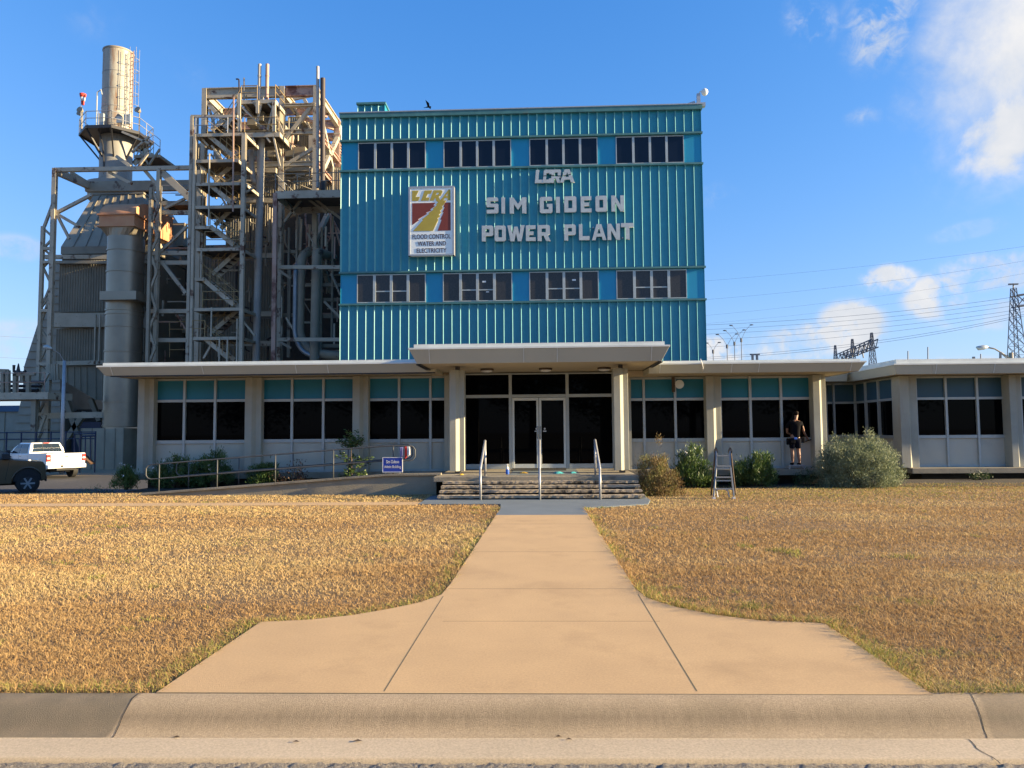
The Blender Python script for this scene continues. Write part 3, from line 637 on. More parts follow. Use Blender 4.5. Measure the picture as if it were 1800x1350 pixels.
# sign board
def board():
    Yb = TY-.50; ox, oy, s = 590, 150, 4.09
    xa = lambda u: P(ox+u/s, 390, Yb).x; za = lambda v: P(760, oy+v/s, Yb).z
    r = thing('wall_sign', 'white framed sign with gold river emblem over red fields and maroon text', 'sign', (xa(688), Yb+.2, za(1222)))
    X0, X1, Z0, Z1 = xa(527), xa(850), za(1222), za(728)
    m = MB(); m.box(X0, X1, Yb, Yb+.34, Z0, Z1); m.build('sign_cabinet', 'sign_white', r)
    m = MB(); t = .07
    m.box(X0-.02, X0+t, Yb-.03, Yb+.36, Z0, Z1); m.box(X1-t, X1+.02, Yb-.03, Yb+.36, Z0, Z1); m.box(X0+t, X1-t, Yb-.03, Yb-.001, Z0-.02, Z0+t); m.box(X0+t, X1-t, Yb-.03, Yb-.001, Z1-t, Z1+.02)
    m.build('sign_frame', 'galv', r)
    m = MB()
    for xx in (X0+.3, X1-.3):
        for zz in (Z0+.4, Z1-.4): m.box(xx-.05, xx+.05, Yb+.341, TY-.002, zz-.05, zz+.05)
    m.build('bracket', 'galv', r)
    pl = lambda pts: [(xa(u), za(v)) for u, v in pts]
    y1 = Yb-.012
    plate([pl([(550,845),(716,845),(704,862),(714,868),(680,892),(688,900),(650,915),(656,924),(592,962),(600,968),(550,1002)])], y1, .011, 'red_field', 'sign_red', r)
    plate([pl([(786,845),(827,845),(827,1046),(733,1046),(762,968),(752,966),(776,916),(768,912),(784,880),(776,876)])], y1, .011, 'red_field', 'sign_red', r)
    plate([pl([(722,829),(795,829),(776,862),(764,870),(770,884),(750,905),(760,916),(742,930),(752,942),(732,958),(738,968),(700,1046),(556,1046),(628,968),(622,962),(672,925),(668,918),(704,894),(700,886),(728,864),(722,858),(738,842)])], y1-.006, .017, 'river', 'sign_gold', r)
    # gold slanted letters
    plate([pl([(550,755),(598,755),(576,800),(606,800),(594,829),(548,829)])], y1-.001, .012, 'letter', 'sign_gold', r)
    plate([pl([(640,755),(695,755),(684,780),(662,780),(650,806),(676,806),(668,829),(612,829),(622,806)])], y1-.001, .012, 'letter', 'sign_gold', r)
    plate([pl([(706,755),(762,755),(770,768),(756,796),(742,800),(752,829),(722,829),(716,806),(706,829),(676,829)]), pl([(726,774),(744,774),(736,788),(720,788)])], y1-.001, .012, 'letter', 'sign_gold', r)
    plate([pl([(812,752),(826,752),(826,829),(806,829),(804,812),(784,812),(776,829),(752,829)]), pl([(806,778),(806,798),(792,798)])], y1-.0015, .0125, 'letter', 'sign_gold', r)
    for bd, u0, u1, v0, v1 in (('FLOOD CONTROL', 553, 827, 1070, 1103), ('WATER AND', 590, 793, 1121, 1153), ('ELECTRICITY', 583, 797, 1171, 1203)):
        text(bd, xa(u0), xa(u1), za(v1), za(v0), y1, .011, 'lettering', 'sign_maroon', r, offset=.004)
board()
# roof mast with dome camera at the right corner
def roofcam():
    b = P(1228, 186, 40.3); b.z = 19.36; t = P(1228, 162, 40.3)
    r = thing('dome_camera', 'white dome camera on a bent mast at the right corner of the teal roof', 'camera', b)
    m = MB(); m.tube([b+Vector((0, 0, .3)), Vector((t.x, t.y, t.z-.25)), Vector((t.x+.05, t.y, t.z)), Vector((t.x+.30, t.y, t.z+.12))], .03); m.build('mast', 'white_metal', r, smooth=True)
    m = MB(); m.box(b.x-.18, b.x+.35, b.y-.15, b.y+.15, b.z, b.z+.20); m.box(b.x-.09, b.x+.09, b.y-.09, b.y+.09, b.z+.201, b.z+.75); m.beam((b.x-1.0, b.y, b.z+.06), (b.x-.2, b.y, b.z+.30), .06, .1); m.build('mast_base', 'galv', r)
    c = Vector((t.x+.33, t.y, t.z-.02)); m = MB(); m.tube([c+Vector((0, 0, .22)), c+Vector((0, 0, .12)), c+Vector((0, 0, 0)), c+Vector((0, 0, -.12)), c+Vector((0, 0, -.19))], [.05, .17, .19, .14, .04], 14); m.build('dome', 'white_metal', r, smooth=True)
roofcam()

# ------------------------------------------------------------------ LOW ADMIN BUILDING
AY = 22.0
ab = thing('admin_building', 'long low modern office building with flat overhanging roofs, dark windows and pale pilasters', 'building', (0, AY, 0))
def roof_part(x0, x1, y0, y1, zs, zg, zw, lean=.14, name='roof', left=True, right=True, seams=()):
    l = lean if left else 0; r_ = lean if right else 0
    m = MB()
    m.add([(x0+l, y0+lean, zs), (x1-r_, y0+lean, zs), (x1-r_, y1, zs), (x0+l, y1, zs), (x0, y0, zg), (x1, y0, zg), (x1, y1, zg), (x0, y1, zg)],
          [(0, 1, 5, 4), (1, 2, 6, 5), (2, 3, 7, 6), (3, 0, 4, 7), (4, 5, 6, 7)])
    o = m.build(name, 'fascia', ab, bevel=.006)
    MB().box(x0+l+.01, x1-r_-.01, y0+lean+.01, y1-.01, zs+.012, zs+.03).build('soffit', 'soffit', o)
    m = MB(); m.box(x0-.02, x1+.02, y0-.02, y1, zg+.002, zg+.045); m.build('drip_edge', 'white_metal', o)
    m = MB(); m.box(x0+.10*left, x1-.10*right, y0+.10, y1-.05, zg+.046, zw); m.build('gravel_stop', 'white_metal', o)
    for sx in seams:
        m = MB(); k = lean/(zg-zs)
        m.add([(sx-.05, y0+lean-.006, zs), (sx+.05, y0+lean-.006, zs), (sx+.05, y0-.006, zg), (sx-.05, y0-.006, zg),
               (sx-.05, y0+lean+.01, zs), (sx+.05, y0+lean+.01, zs), (sx+.05, y0+.01, zg), (sx-.05, y0+.01, zg)], [(0, 1, 2, 3), (0, 4, 5, 1), (1, 5, 6, 2), (2, 6, 7, 3), (3, 7, 4, 0)])
        m.build('fascia_joint', 'fascia', o)
        m = MB(); m.beam((sx+.065, y0+lean-.012, zs+.005), (sx+.065, y0-.012, zg-.004), .018, .012); m.build('joint_strip', 'white_metal', o)
    return o
X_ = lambda px, Y, py=740: P(px, py, Y).x
rl = roof_part(-12.60, -2.95, 20.40, 30, 3.24, 3.47, 3.60, seams=[X_(p, 20.45, 650) for p in (192, 352, 516, 572)], right=False)
rr = roof_part(2.95, 8.79, 20.40, 30, 3.13, 3.36, 3.47, left=False, seams=[X_(p, 20.45, 648) for p in (1156, 1282, 1330, 1492)])
cn = roof_part(-3.36, 3.19, 18.55, 23.4, 3.31, 3.655, 3.80, lean=.17, name='canopy', seams=[X_(p, 18.6, 625) for p in (750, 916, 975, 1141)])
m = MB()
for xs_ in (-3.17, 3.00): m.box(xs_-.06, xs_+.06, 18.80, 21.9, 3.285, 3.309)
m.build('soffit_vent', 'dark_iron', cn)
rw = roof_part(10.82, 40, 23.1, 34, 3.22, 3.50, 3.68, lean=.10, right=False, seams=[X_(p, 23.2, 650) for p in (1640, 1742)])
rc = roof_part(8.2, 10.7, 26.3, 34, 3.22, 3.48, 3.66, lean=.10, left=False, right=False)
for o in (rl,):
    MB().box(-12.3, -3.0, 20.55, 20.62, 3.205, 3.239).build('soffit_vent', 'dark_iron', o)
# slab, foundation
m = MB(); m.box(-12.35, -10.45, 21.45, 30, .22, .40); m.box(-10.45, -2.8, 21.75, 30, .22, .40); m.box(2.45, 8.45, 21.42, 30, .26, .43); m.box(8.45, 12.05, 26.9, 33, .14, .30); m.box(11.45, 40, 23.55, 33, .15, .32)
m.build('floor_slab', 'slab_edge', ab, bevel=.01)
MB().box(2.21, 3.4, 21.70, 23.38, 3.132, 3.308).build('header_panel', 'soffit', ab)
MB().box(-3.3, -2.37, 21.9, 23.38, 3.237, 3.308).build('header_panel', 'soffit', ab)
m = MB(); m.box(-11.9, -2.8, 21.95, 30, -.9, .219); m.box(2.5, 8.2, 21.95, 30, -.9, .259); m.box(8.2, 12.1, 27.4, 33, -.9, .139); m.box(12.1, 40, 24.3, 33, -.9, .149)
m.build('foundation_wall', 'foundation', ab)
# inner solid walls behind the glazing so that no light leaks through
m = MB(); m.box(-12.0, -2.6, 22.12, 29.8, .41, 3.239); m.box(2.6, 8.1, 22.12, 29.8, .44, 3.129); m.box(-2.6, 2.6, 22.12, 29, .41, 3.30); m.box(8.1, 11.83, 27.62, 33, .31, 3.219); m.box(11.85, 40, 24.32, 33, .33, 3.219)
m.build('inner_wall', 'foundation', ab)
def pilaster(px0, px1, Y, z0, z1, d=.34, back=.12, py=740):
    x0, x1 = X_(px0, Y-d/2, py), X_(px1, Y-d/2, py); w_ = x1-x0
    pts = [(x0, Y+back), (x0, Y-d), (x0+.47*w_, Y-d), (x0+.47*w_+.085, Y-d+.12), (x1, Y-d+.12), (x1, Y+back)]
    m = MB(); m.prism(pts, 'z', z0, z1); return m.build('pilaster', 'concrete_pale', ab, bevel=.008)
for a, b in ((247, 271), (434, 460), (622, 648)): pilaster(a, b, AY, .401, 3.235)
pilaster(1240, 1267, AY, .431, 3.125); pilaster(1427, 1452, AY, .431, 3.125)
MB().box(-2.9, -2.36, 21.8, 22.12, .41, 3.235).build('pier', 'concrete_pale', ab); MB().box(2.20, 2.6, 21.8, 22.12, .43, 3.125).build('pier', 'concrete_pale', ab)
pilaster(1578, 1611, 24.2, .321, 3.215, .40); pilaster(1770, 1794, 24.2, .321, 3.215, .40)
def bay(mpx, Y, zt, zs, zb, ztop, teal='teal_panel', glass='glass_dark', xs=None, dirn=None):
    """bay of mullions at photo columns mpx; three rows: teal panel, glass, stucco. dirn: 'y' = runs along depth"""
    xs = xs or [X_(p, Y) for p in mpx]; b = .035; fr = MB()
    def bx(m_, a0, a1, d0, d1, z0, z1):
        if dirn == 'y': m_.box(Y+d0, Y+d1, a0, a1, z0, z1)
        else: m_.box(a0, a1, Y+d0, Y+d1, z0, z1)
    for i, x in enumerate(xs):
        e = .02 if i in (0, len(xs)-1) else b
        bx(fr, x-e, x+e, -.07, .10, zb, ztop)
    for i in range(len(xs)-1):
        a, c = xs[i]+b-(.015 if i == 0 else 0), xs[i+1]-b+(.015 if i == len(xs)-2 else 0)
        for z, h in ((zt, .038), (zs, .05), (ztop-.03, .03), (zb+.035, .035)): bx(fr, a, c, -.05, .098, z-h, z+h)
    f = fr.build('window', 'aluminium', ab)
    for i in range(len(xs)-1):
        a, c = xs[i]+b+.002, xs[i+1]-b-.002
        for nm, z0, z1, mt, dd in (('spandrel_panel', zt+.040, ztop-.062, teal, .0), ('pane', zs+.052, zt-.040, glass, .012), ('lower_panel', zb+.072, zs-.052, 'stucco', -.01)):
            g = MB(); bx(g, a, c, dd, .09, z0, z1); g.build(nm, mt, f)
    return f
bay((272, 325, 379, 433), AY, 2.56, 1.32, .402, 3.235)
bay((461, 514, 569, 622), AY, 2.55, 1.33, .402, 3.235)
bay((648, 702, 757, 800), AY, 2.54, 1.31, .402, 3.235)
bay((1090, 1132, 1187, 1240), AY, 2.47, 1.27, .432, 3.125)
bay((1267, 1319, 1373, 1427), AY, 2.46, 1.27, .432, 3.125)
bay((1611, 1663, 1718, 1769), 24.2, 2.50, 1.28, .322, 3.215, teal='slate_panel')
bay(None, 24.2, 2.50, 1.28, .322, 3.215, teal='slate_panel', xs=[X_(1795, 24.2)+.95*i for i in range(4)])
bay((1453, 1466, 1512, 1524), 27.5, 2.50, 1.28, .302, 3.215, teal='slate_panel')
WX = X_(1580, 24.2)
bay(None, WX, 2.50, 1.28, .302, 3.215, teal='slate_panel', xs=[24.45, 25.5, 26.5, 27.4], dirn='y')
# entrance glazing
lx, rx = X_(816, AY)+.02, X_(1079, AY)-.02; m1, m2 = X_(897.5, AY), X_(997.5, AY); zt = P(950, 696, AY).z; zf = .46
ztop = 3.29
e = MB()
for x, b in ((lx, .03), (m1, .045), (m2, .045), (rx, .03)): e.box(x-b, x+b, 21.93, 22.10, zf, ztop)
for a, c in ((lx+.03, m1-.045), (m1+.045, m2-.045), (m2+.045, rx-.03)):
    e.box(a, c, 21.95, 22.09, zt-.045, zt+.045); e.box(a, c, 21.95, 22.09, ztop-.04, ztop)
for a, c in ((lx+.03, m1-.045), (m2+.045, rx-.03)): e.box(a, c, 21.90, 22.09, zf, zf+.14)
eg = e.build('entrance_frame', 'aluminium', ab)
for a, c in ((lx+.032, m1-.047), (m1+.047, m2-.047), (m2+.047, rx-.032)):
    MB().box(a, c, 22.0, 22.05, zt+.047, ztop-.042).build('pane', 'glass_dark', eg)
for a, c in ((lx+.032, m1-.047), (m2+.047, rx-.032)): MB().box(a, c, 22.0, 22.05, zf+.142, zt-.047).build('pane', 'glass_dark', eg)
mid = (m1+m2)/2
for sgn, a, c in ((-1, m1+.05, mid-.008), (1, mid+.008, m2-.05)):
    d = MB(); z0, z1 = zf+.015, zt-.055; s_ = .065
    d.box(a, a+s_, 21.94, 22.0, z0, z1); d.box(c-s_, c, 21.94, 22.0, z0, z1); d.box(a+s_, c-s_, 21.945, 21.998, z0, z0+.12); d.box(a+s_, c-s_, 21.945, 21.998, z1-.08, z1)
    o = d.build('door', 'white_metal', ab, bevel=.004)
    MB().box(a+s_+.001, c-s_-.001, 21.965, 21.985, z0+.121, z1-.081).build('pane', 'glass_dark', o)
    hx = (c-.035) if sgn < 0 else (a+.035)
    h = MB(); h.tube([(hx, 21.93, 1.35), (hx, 21.87, 1.37), (hx, 21.87, 1.68), (hx, 21.93, 1.70)], .014); h.build('handle', 'galv', o, smooth=True)
    sx = P(943 if sgn < 0 else 957.5, 757, 21.96).x
    st = MB(); st.tube([(sx, 21.958, 1.63), (sx, 21.9645, 1.63)], .028, 12); st.build('sticker', 'plastic_white', o)
    st = MB(); st.box(sx-.05, sx+.05, 21.959, 21.9645, 1.545, 1.575); st.build('sticker', 'plastic_white', o)
# canopy columns
for a, b, lab in ((791, 816, 'left'), (1079, 1105, 'right')):
    x0, x1 = X_(a, 19.7), X_(b, 19.7); w_ = x1-x0; Y = 19.6
    pts = [(x0, Y+.38), (x0, Y), (x0+.44*w_, Y), (x0+.44*w_+.085, Y+.12), (x1, Y+.12), (x1, Y+.38)]
    m = MB(); m.prism(pts, 'z', .52, 3.22); o = m.build('column', 'concrete_pale', ab, bevel=.008)
    MB().box(x0+w_*.4, x0+w_*.65, Y+.05, Y+.3, 3.221, 3.309).build('bearing_plate', 'dark_iron', o)
    MB().box(x0+w_*.35, x0+w_*.7, Y+.03, Y+.3, .461, .519).build('foot_plate', 'dark_iron', o)
for px in (856, 959, 1062):
    c = P(px, 648, 20.6); m = MB(); m.tube([(c.x, c.y, 3.309), (c.x, c.y, 3.27)], [.19, .185], 20); o = m.build('ceiling_light', 'bark', cn, auto=30)
    m = MB(); m.tube([(c.x, c.y, 3.269), (c.x, c.y, 3.235), (c.x, c.y, 3.215)], [.16, .145, .07], 20); m.build('diffuser', 'plastic_white', o, smooth=True)
# wall mounted antenna and dangling cable
c = P(1187, 676, 21.8); r = thing('wall_antenna', 'small beige round antenna on a bracket on the teal panel right of the entrance', 'antenna', c)
m = MB(); m.tube([(c.x+.10, c.y-.12, c.z), (c.x+.10, c.y-.02, c.z)], [.13, .11], 18); m.build('dish', 'white_metal', r, auto=30)
m = MB(); m.box(c.x-.10, c.x-.02, c.y-.06, c.y+.02, c.z-.22, c.z+.22); m.beam((c.x-.02, c.y-.02, c.z), (c.x+.08, c.y-.02, c.z), .05); m.box(c.x-.06, c.x+.0, c.y+.02, c.y+.12, c.z-.05, c.z+.05); m.build('bracket', 'bark', r)
c = P(1234, 640, 20.3); m = MB(); m.tube([(c.x-.03, 20.32, 3.50), (c.x, 20.36, 3.42), (c.x+.05, 20.40, 3.26), (c.x+.04, 20.48, 3.16)], .012, 6); tag(m.build('dangling_cable', 'plastic_white', smooth=True), 'short pale cable hanging over the roof fascia right of the canopy', 'cable')

# ------------------------------------------------------------------ ENTRANCE STEPS, RAMP, RAILS
st = thing('entrance_steps', 'four weathered concrete steps with dark gaps leading up to the glass doors', 'steps', (0, 18, 0))
m = MB(); m.box(-2.72, 2.36, 18.35, 21.94, .33, .455); m.build('landing', 'slab_edge', st, bevel=.012)
m = MB(); m.box(-2.4, 2.3, 18.75, 21.94, -.1, .329); m.box(-2.3, 2.2, 17.55, 18.75, -.1, .02); m.box(-2.3, 2.2, 17.85, 18.75, .021, .10); m.box(-2.3, 2.2, 18.15, 18.75, .101, .19); m.box(-2.3, 2.2, 18.45, 18.75, .191, .27); m.build('step_core', 'step_core', st)
for i, (y, z, a, b) in enumerate(((17.22, .085, -2.46, 2.34), (17.52, .180, -2.46, 2.32), (17.84, .268, -2.46, 2.31), (18.14, .352, -2.46, 2.31))):
    m = MB(); n = 24
    for k in range(n):      # slightly uneven nosing
        pass
    m.box(a, b, y, y+.36, z-.055, z); o = m.build('tread', 'tread', st)
    bm = bmesh.new(); bm.from_mesh(o.data); bmesh.ops.subdivide_edges(bm, edges=[e_ for e_ in bm.edges if abs((e_.verts[0].co-e_.verts[1].co).x) > 1], cuts=60)
    for v in bm.verts: v.co.z += (random.random()-.5)*.012; v.co.y += (random.random()-.5)*.014
    bm.to_mesh(o.data); bm.free()
MB().box(-.85, .95, 19.0, 21.8, .4565, .459).build('painted_strip', 'painted_concrete', st)
mat_x0, mat_x1 = X_(902, 21.3, 826), X_(995, 21.3, 826)
tag(MB().box(mat_x0, mat_x1, 20.9, 21.75, .4605, .475).build('door_mat', 'black_rubber', bevel=.004), 'black rubber door mat in front of the glass double doors', 'mat')
# stair handrails
def handrail(px_low, px_high, px_mid, label):
    r = None
    Yb, Yt = 17.1, 18.55
    xb = X_(px_low, Yb, 830); b0 = Vector((xb, Yb, 0)); zt_ = P(px_low, 823, Yb).z; t0 = Vector((xb, Yt, .455)); zt2 = .455+.88
    r = thing('stair_handrail', label, 'handrail', b0)
    for (p, zz) in ((b0, zt_), (t0, zt2)):
        MB().tube([p, Vector((p.x, p.y, zz))], .028, 10).build('post', 'galv', r, smooth=True)
    m = MB(); m.tube([Vector((xb, Yb, zt_-.04)), Vector((xb, Yb+.02, zt_)), Vector((xb, Yt-.02, zt2)), Vector((xb, Yt, zt2-.04))], .030, 10); m.build('rail', 'galv', r, smooth=True)
handrail(844.5, 856, 0, 'galvanised pipe handrail on the left side of the entrance steps')
handrail(948.5, 948, 0, 'galvanised pipe handrail up the middle of the entrance steps')
handrail(1054.5, 1042, 0, 'galvanised pipe handrail on the right side of the entrance steps')
# ramp
rp = thing('wheelchair_ramp', 'weathered concrete access ramp rising to the entrance landing', 'ramp', (-7, 19.5, 0))
m = MB(); pts = [(-10.4, -.15), (-2.725, -.15), (-2.725, .47), (-4.0, .455), (-10.4, -.005)]
m.prism(pts, 'y', 18.9, 20.3); m.build('ramp_body', 'ramp_concrete', rp)
m = MB(); m.prism([(-10.4, -.004), (-4.0, .456), (-2.60, .472), (-2.60, .52), (-4.0, .505), (-10.4, .045)], 'y', 18.84, 19.02); m.build('ramp_kerb', 'slab_edge', rp)
def zr(X): return .50 if X > -4.0 else .045+(X+10.4)/6.4*.46
rg = thing('ramp_railing', 'gray two rail pipe railing along both sides of the access ramp', 'railing', (-7, 19.0, 0))
def railline(Y, posts, pt_top, end_loop, x_start):
    xs = [X_(p, Y, 820) for p in posts]
    for x in xs: MB().tube([(x, Y, zr(x)-.02), (x, Y, zr(x)+.72)], .017, 8).build('post', 'railing_gray', rg, smooth=True)
    xa_ = xs[0]-.22; xb_ = X_(end_loop, Y, 795)
    T = [(x, Y, zr(x)+.72) for x in np.linspace(xa_, xb_, 14)]; B = [(x, Y, zr(x)+.34) for x in np.linspace(xa_, xb_, 14)]
    zl = zr(xa_)
    path = [(xa_-.08, Y, zl+.69), (xa_-.13, Y, zl+.62), (xa_-.13, Y, zl+.44), (xa_-.08, Y, zl+.37)]
    ze = zr(xb_); pe = [(xb_+.09, Y, ze+.69), (xb_+.14, Y, ze+.62), (xb_+.14, Y, ze+.44), (xb_+.09, Y, ze+.37)]
    MB().tube([path[1]]+[path[0]]+T+[pe[0], pe[1], pe[2], pe[3]]+B[::-1]+[path[3], path[2], path[1]], .017, 8, caps=False).build('rail', 'railing_gray', rg, smooth=True)
railline(18.95, (280, 382, 484, 586, 691), 0, 720, 0)
railline(20.2, (332, 420, 515, 612), 0, 716, 0)
# yard sign
def yardsign():
    Y = 18.90; x0, x1, z0, z1 = X_(672.5, Y, 815), X_(707.5, Y, 815), P(690, 830, Y).z, P(690, 804, Y).z
    r = thing('yard_sign', 'blue sign reading Sim Gideon Admin Building with white border beside the ramp', 'sign', ((x0+x1)/2, Y, .5))
    MB().box(x0, x1, Y, Y+.02, z0, z1).build('sign_board', 'sign_blue', r)
    m = MB(); t = .012
    m.box(x0-.004, x1+.004, Y-.004, Y+.024, z1-t, z1+.004); m.box(x0-.004, x1+.004, Y-.004, Y+.024, z0-.004, z0+t); m.box(x0-.004, x0+t, Y-.004, Y+.024, z0+t, z1-t); m.box(x1-t, x1+.004, Y-.004, Y+.024, z0+t, z1-t)
    m.build('border', 'plastic_white', r)
    w_ = x1-x0; h = z1-z0
    text('Sim Gideon', x0+.18*w_, x1-.18*w_, z0+.60*h, z0+.82*h, Y-.004, .003, 'lettering', 'plastic_white', r, offset=.008)
    text('Admin Building', x0+.08*w_, x1-.08*w_, z0+.22*h, z0+.46*h, Y-.004, .003, 'lettering', 'plastic_white', r, offset=.008)
    m = MB(); m.box(x0+.06, x0+.09, Y+.025, Y+.037, .50, z0+.2); m.box(x1-.09, x1-.06, Y+.025, Y+.037, .50, z0+.2); m.build('stake', 'galv', r)
yardsign()
def towel(px0, px1, py0, py1, Y, mt, label):
    a, b = P(px0, py0, Y), P(px1, py1, Y); n, k = 10, 8; vs = []; fs = []
    for i in range(n+1):
        for j in range(k+1):
            t = j/k; u = i/n; vs.append((a.x+(b.x-a.x)*(u*(1-.15*t)+.07*t), Y-.035+.018*math.sin(u*14)*t, a.z+(b.z-a.z)*t*(1+.05*math.sin(u*5))))
    for i in range(n):
        for j in range(k): q = i*(k+1)+j; fs.append((q, q+1, q+k+2, q+k+1))
    m = MB(); m.add(vs, fs); o = m.build('towel', mt, smooth=True); md = o.modifiers.new('s', 'SOLIDIFY'); md.thickness = .012
    tag(o, label, 'towel', 'towels drying on the ramp railing')
towel(703, 709, 786, 804, 18.95, 'blue_cloth', 'pale violet cloth hanging at the end of the ramp railing')
towel(711.5, 715.5, 785, 805, 18.95, 'red_cloth', 'red towel hanging at the end of the ramp railing')
towel(715.8, 721, 785, 801, 18.95, 'white_cloth', 'white towel hanging right of the red one on the ramp railing')
# small things on the landing
def bottle():
    c = P(892, 830, 19.2); c.z = .4555; r = thing('spray_bottle', 'white and blue spray bottle standing on the landing left of the doors', 'bottle', c)
    MB().tube([c+Vector((0, 0, z)) for z in (.001, .02, .12, .13)], [.04, .045, .045, .044], 12).build('liquid', 'bright_blue', r, smooth=True)
    MB().tube([c+Vector((0, 0, z)) for z in (.131, .17, .20, .23)], [.044, .038, .018, .016], 12).build('bottle_body', 'plastic_white', r, smooth=True)
    MB().box(c.x-.02, c.x+.02, c.y-.07, c.y+.03, c.z+.231, c.z+.27).build('trigger', 'plastic_white', r, bevel=.005)
bottle()
def rag(px, py, Y, mt, lab, name, w_=.16, h=.05):
    c = P(px, py, Y); n = 12; vs = [(c.x, c.y, .457+h)]; fs = []
    for ring, rr in ((1, .5), (2, 1.0)):
        for j in range(n):
            t = 2*math.pi*j/n; q = rr*(1+.3*math.sin(3*t+px)); vs.append((c.x+w_*q*math.cos(t), c.y+.09*q*math.sin(t), .457+(h*.75 if ring == 1 else .008)*(1+.4*math.sin(5*t))))
    for j in range(n):
        a, b = 1+j, 1+(j+1) % n; fs += [(0, a, b), (a, a+n, b+n, b)]
    m = MB(); m.add(vs, fs); tag(m.build(name, mt, smooth=True, loc=(c.x, c.y, .457)), lab, name.replace('_', ' '))
rag(921, 829, 19.6, 'yellow_cloth', 'yellow work glove lying in front of the left door', 'work_glove', .11, .045)
rag(981, 831, 19.4, 'cyan_cloth', 'turquoise rag lying in front of the right door', 'cleaning_rag', .13, .06)
rag(1007, 830, 19.5, 'cyan_cloth', 'turquoise rag at the right end of the landing mat', 'cleaning_rag', .08, .05)
rag(811, 833, 19.0, 'yellow_cloth', 'small yellow sponge at the foot of the left entrance column', 'sponge', .06, .04)
# ------------------------------------------------------------------ BOILER AND STACK
YG = -.8
def steel(par, name, a, b, wd=.22, ht=None, mt='steel_paint', I=False):
    m = MB(); a = a if isinstance(a, Vector) else P(*a); b = b if isinstance(b, Vector) else P(*b)
    (m.ibeam if I else m.beam)(a, b, wd, ht or wd); return m.build(name, mt, par)
def post(par, px, py, Y, wd=.3, mt='steel_paint', zb=YG, name='post', pyb=None):
    t = P(px, py, Y); m = MB(); m.ibeam(Vector((t.x, t.y, zb)), t, wd, wd, (0, 1, 0), .05)
    m.box(t.x-.02, t.x+.02, t.y-wd*.45, t.y+wd*.45, zb, t.z-.01)
    return m.build(name, mt, par)
def railing(par, pts, h=1.05, mt='rail_yellow', step=1.4, r=.028, name='railing'):
    m = MB(); pts = [p if isinstance(p, Vector) else P(*p) for p in pts]
    up = Vector((0, 0, h)); 
    for a, b in zip(pts[:-1], pts[1:]):
        m.tube([a+up, b+up], r, 6); m.tube([a+up*.5, b+up*.5], r, 6); n = max(1, int((b-a).length/step))
        for i in range(n+1): q = a.lerp(b, i/n); m.tube([q, q+up], r, 6)
    return m.build(name, mt, par)
def flight(par, a, b, dep=.9, mt='steel_paint'):
    a = P(*a) if not isinstance(a, Vector) else a; b = P(*b) if not isinstance(b, Vector) else b
    off = Vector((0, dep, 0)); o = D.objects.new('stair_flight', None); COL.objects.link(o); o.parent = par
    for q0, q1 in ((a, b), (a+off, b+off)): MB().beam(q0, q1, .06, .28).build('stringer', mt, o)
    n = max(5, int(abs(a.z-b.z)/.22)); t = MB()
    for i in range(1, n):
        q = a.lerp(b, i/n)+Vector((0, 0, .03)); t.box(q.x-.13, q.x+.13, q.y+.035, q.y+dep-.035, q.z-.02, q.z+.02)
    t.build('treads', 'grating', o)
    u = Vector((0, 0, .95))
    for of in (Vector((0, -.03, 0)), off+Vector((0, .03, 0))):
        h = MB()
        h.tube([a+of+u, b+of+u], .026, 6); h.tube([a+of+u*.55, b+of+u*.55], .022, 6)
        for i in range(5): q = a.lerp(b, i/4)+of; h.tube([q, q+u], .022, 6)
        h.build('handrail', 'rail_yellow', o)
    return o
def deck(par, a, b, d, th=.22, mt='steel_paint', name='deck'):
    """a,b = photo points on the front edge, same depth; d = how far back"""
    A, B = P(*a), P(*b); z = (A.z+B.z)/2; m = MB()
    x0, x1 = A.x, B.x; y0 = A.y
    m.box(x0, x1, y0, y0+.10, z-th, z); m.box(x0, x1, y0+d-.1, y0+d, z-th, z); m.box(x0, x0+.1, y0+.10, y0+d-.1, z-th, z); m.box(x1-.1, x1, y0+.10, y0+d-.1, z-th, z)
    o = m.build(name, mt, par)
    MB().box(x0+.1, x1-.1, y0+.1, y0+d-.1, z-.06, z-.02).build('grating', 'grating', o); return z
def P3(px, py, Y): return P(px, py, Y)

# --- exhaust stack
SY = 57.0; c = P(206, 200, SY); sx = c.x; ztop = P(210, 79, SY-1.15).z; zplat = P(206, 217, SY-2.6).z; zbot = P(205, 318, SY).z
sk = thing('exhaust_stack', 'tall rust streaked cylindrical exhaust stack with a ring platform and caged ladder', 'smokestack', (sx, SY, YG))
m = MB(); m.tube([(sx, SY, zplat), (sx, SY, ztop)], 1.13, 40, caps=False); m.tube([(sx, SY, ztop-.01), (sx, SY, zplat)], 1.08, 40, caps=False)
m.build('upper_shaft', 'stack_paint', sk, auto=30)
m = MB(); m.tube([(sx, SY, ztop-.12), (sx, SY, ztop)], 1.17, 40); m.build('rim', 'steel_gray', sk, auto=30)
m = MB(); m.tube([(sx, SY, zbot-2.2), (sx, SY, zplat-.02)], 1.20, 40); m.build('lower_shaft', 'stack_low', sk, auto=30)
for z in np.linspace(zbot, ztop-2.0, 7): MB().tube([(sx, SY, z), (sx, SY, z+.06)], 1.215 if z < zplat else 1.145, 40).build('weld_band', 'stack_low', sk, auto=30)
oct_ = [(sx+2.65*math.cos(math.pi/8+i*math.pi/4), SY+2.65*math.sin(math.pi/8+i*math.pi/4)) for i in range(8)]
m = MB(); m.prism(oct_, 'z', zplat-.12, zplat); m.build('platform', 'dark_iron', sk)
m = MB()
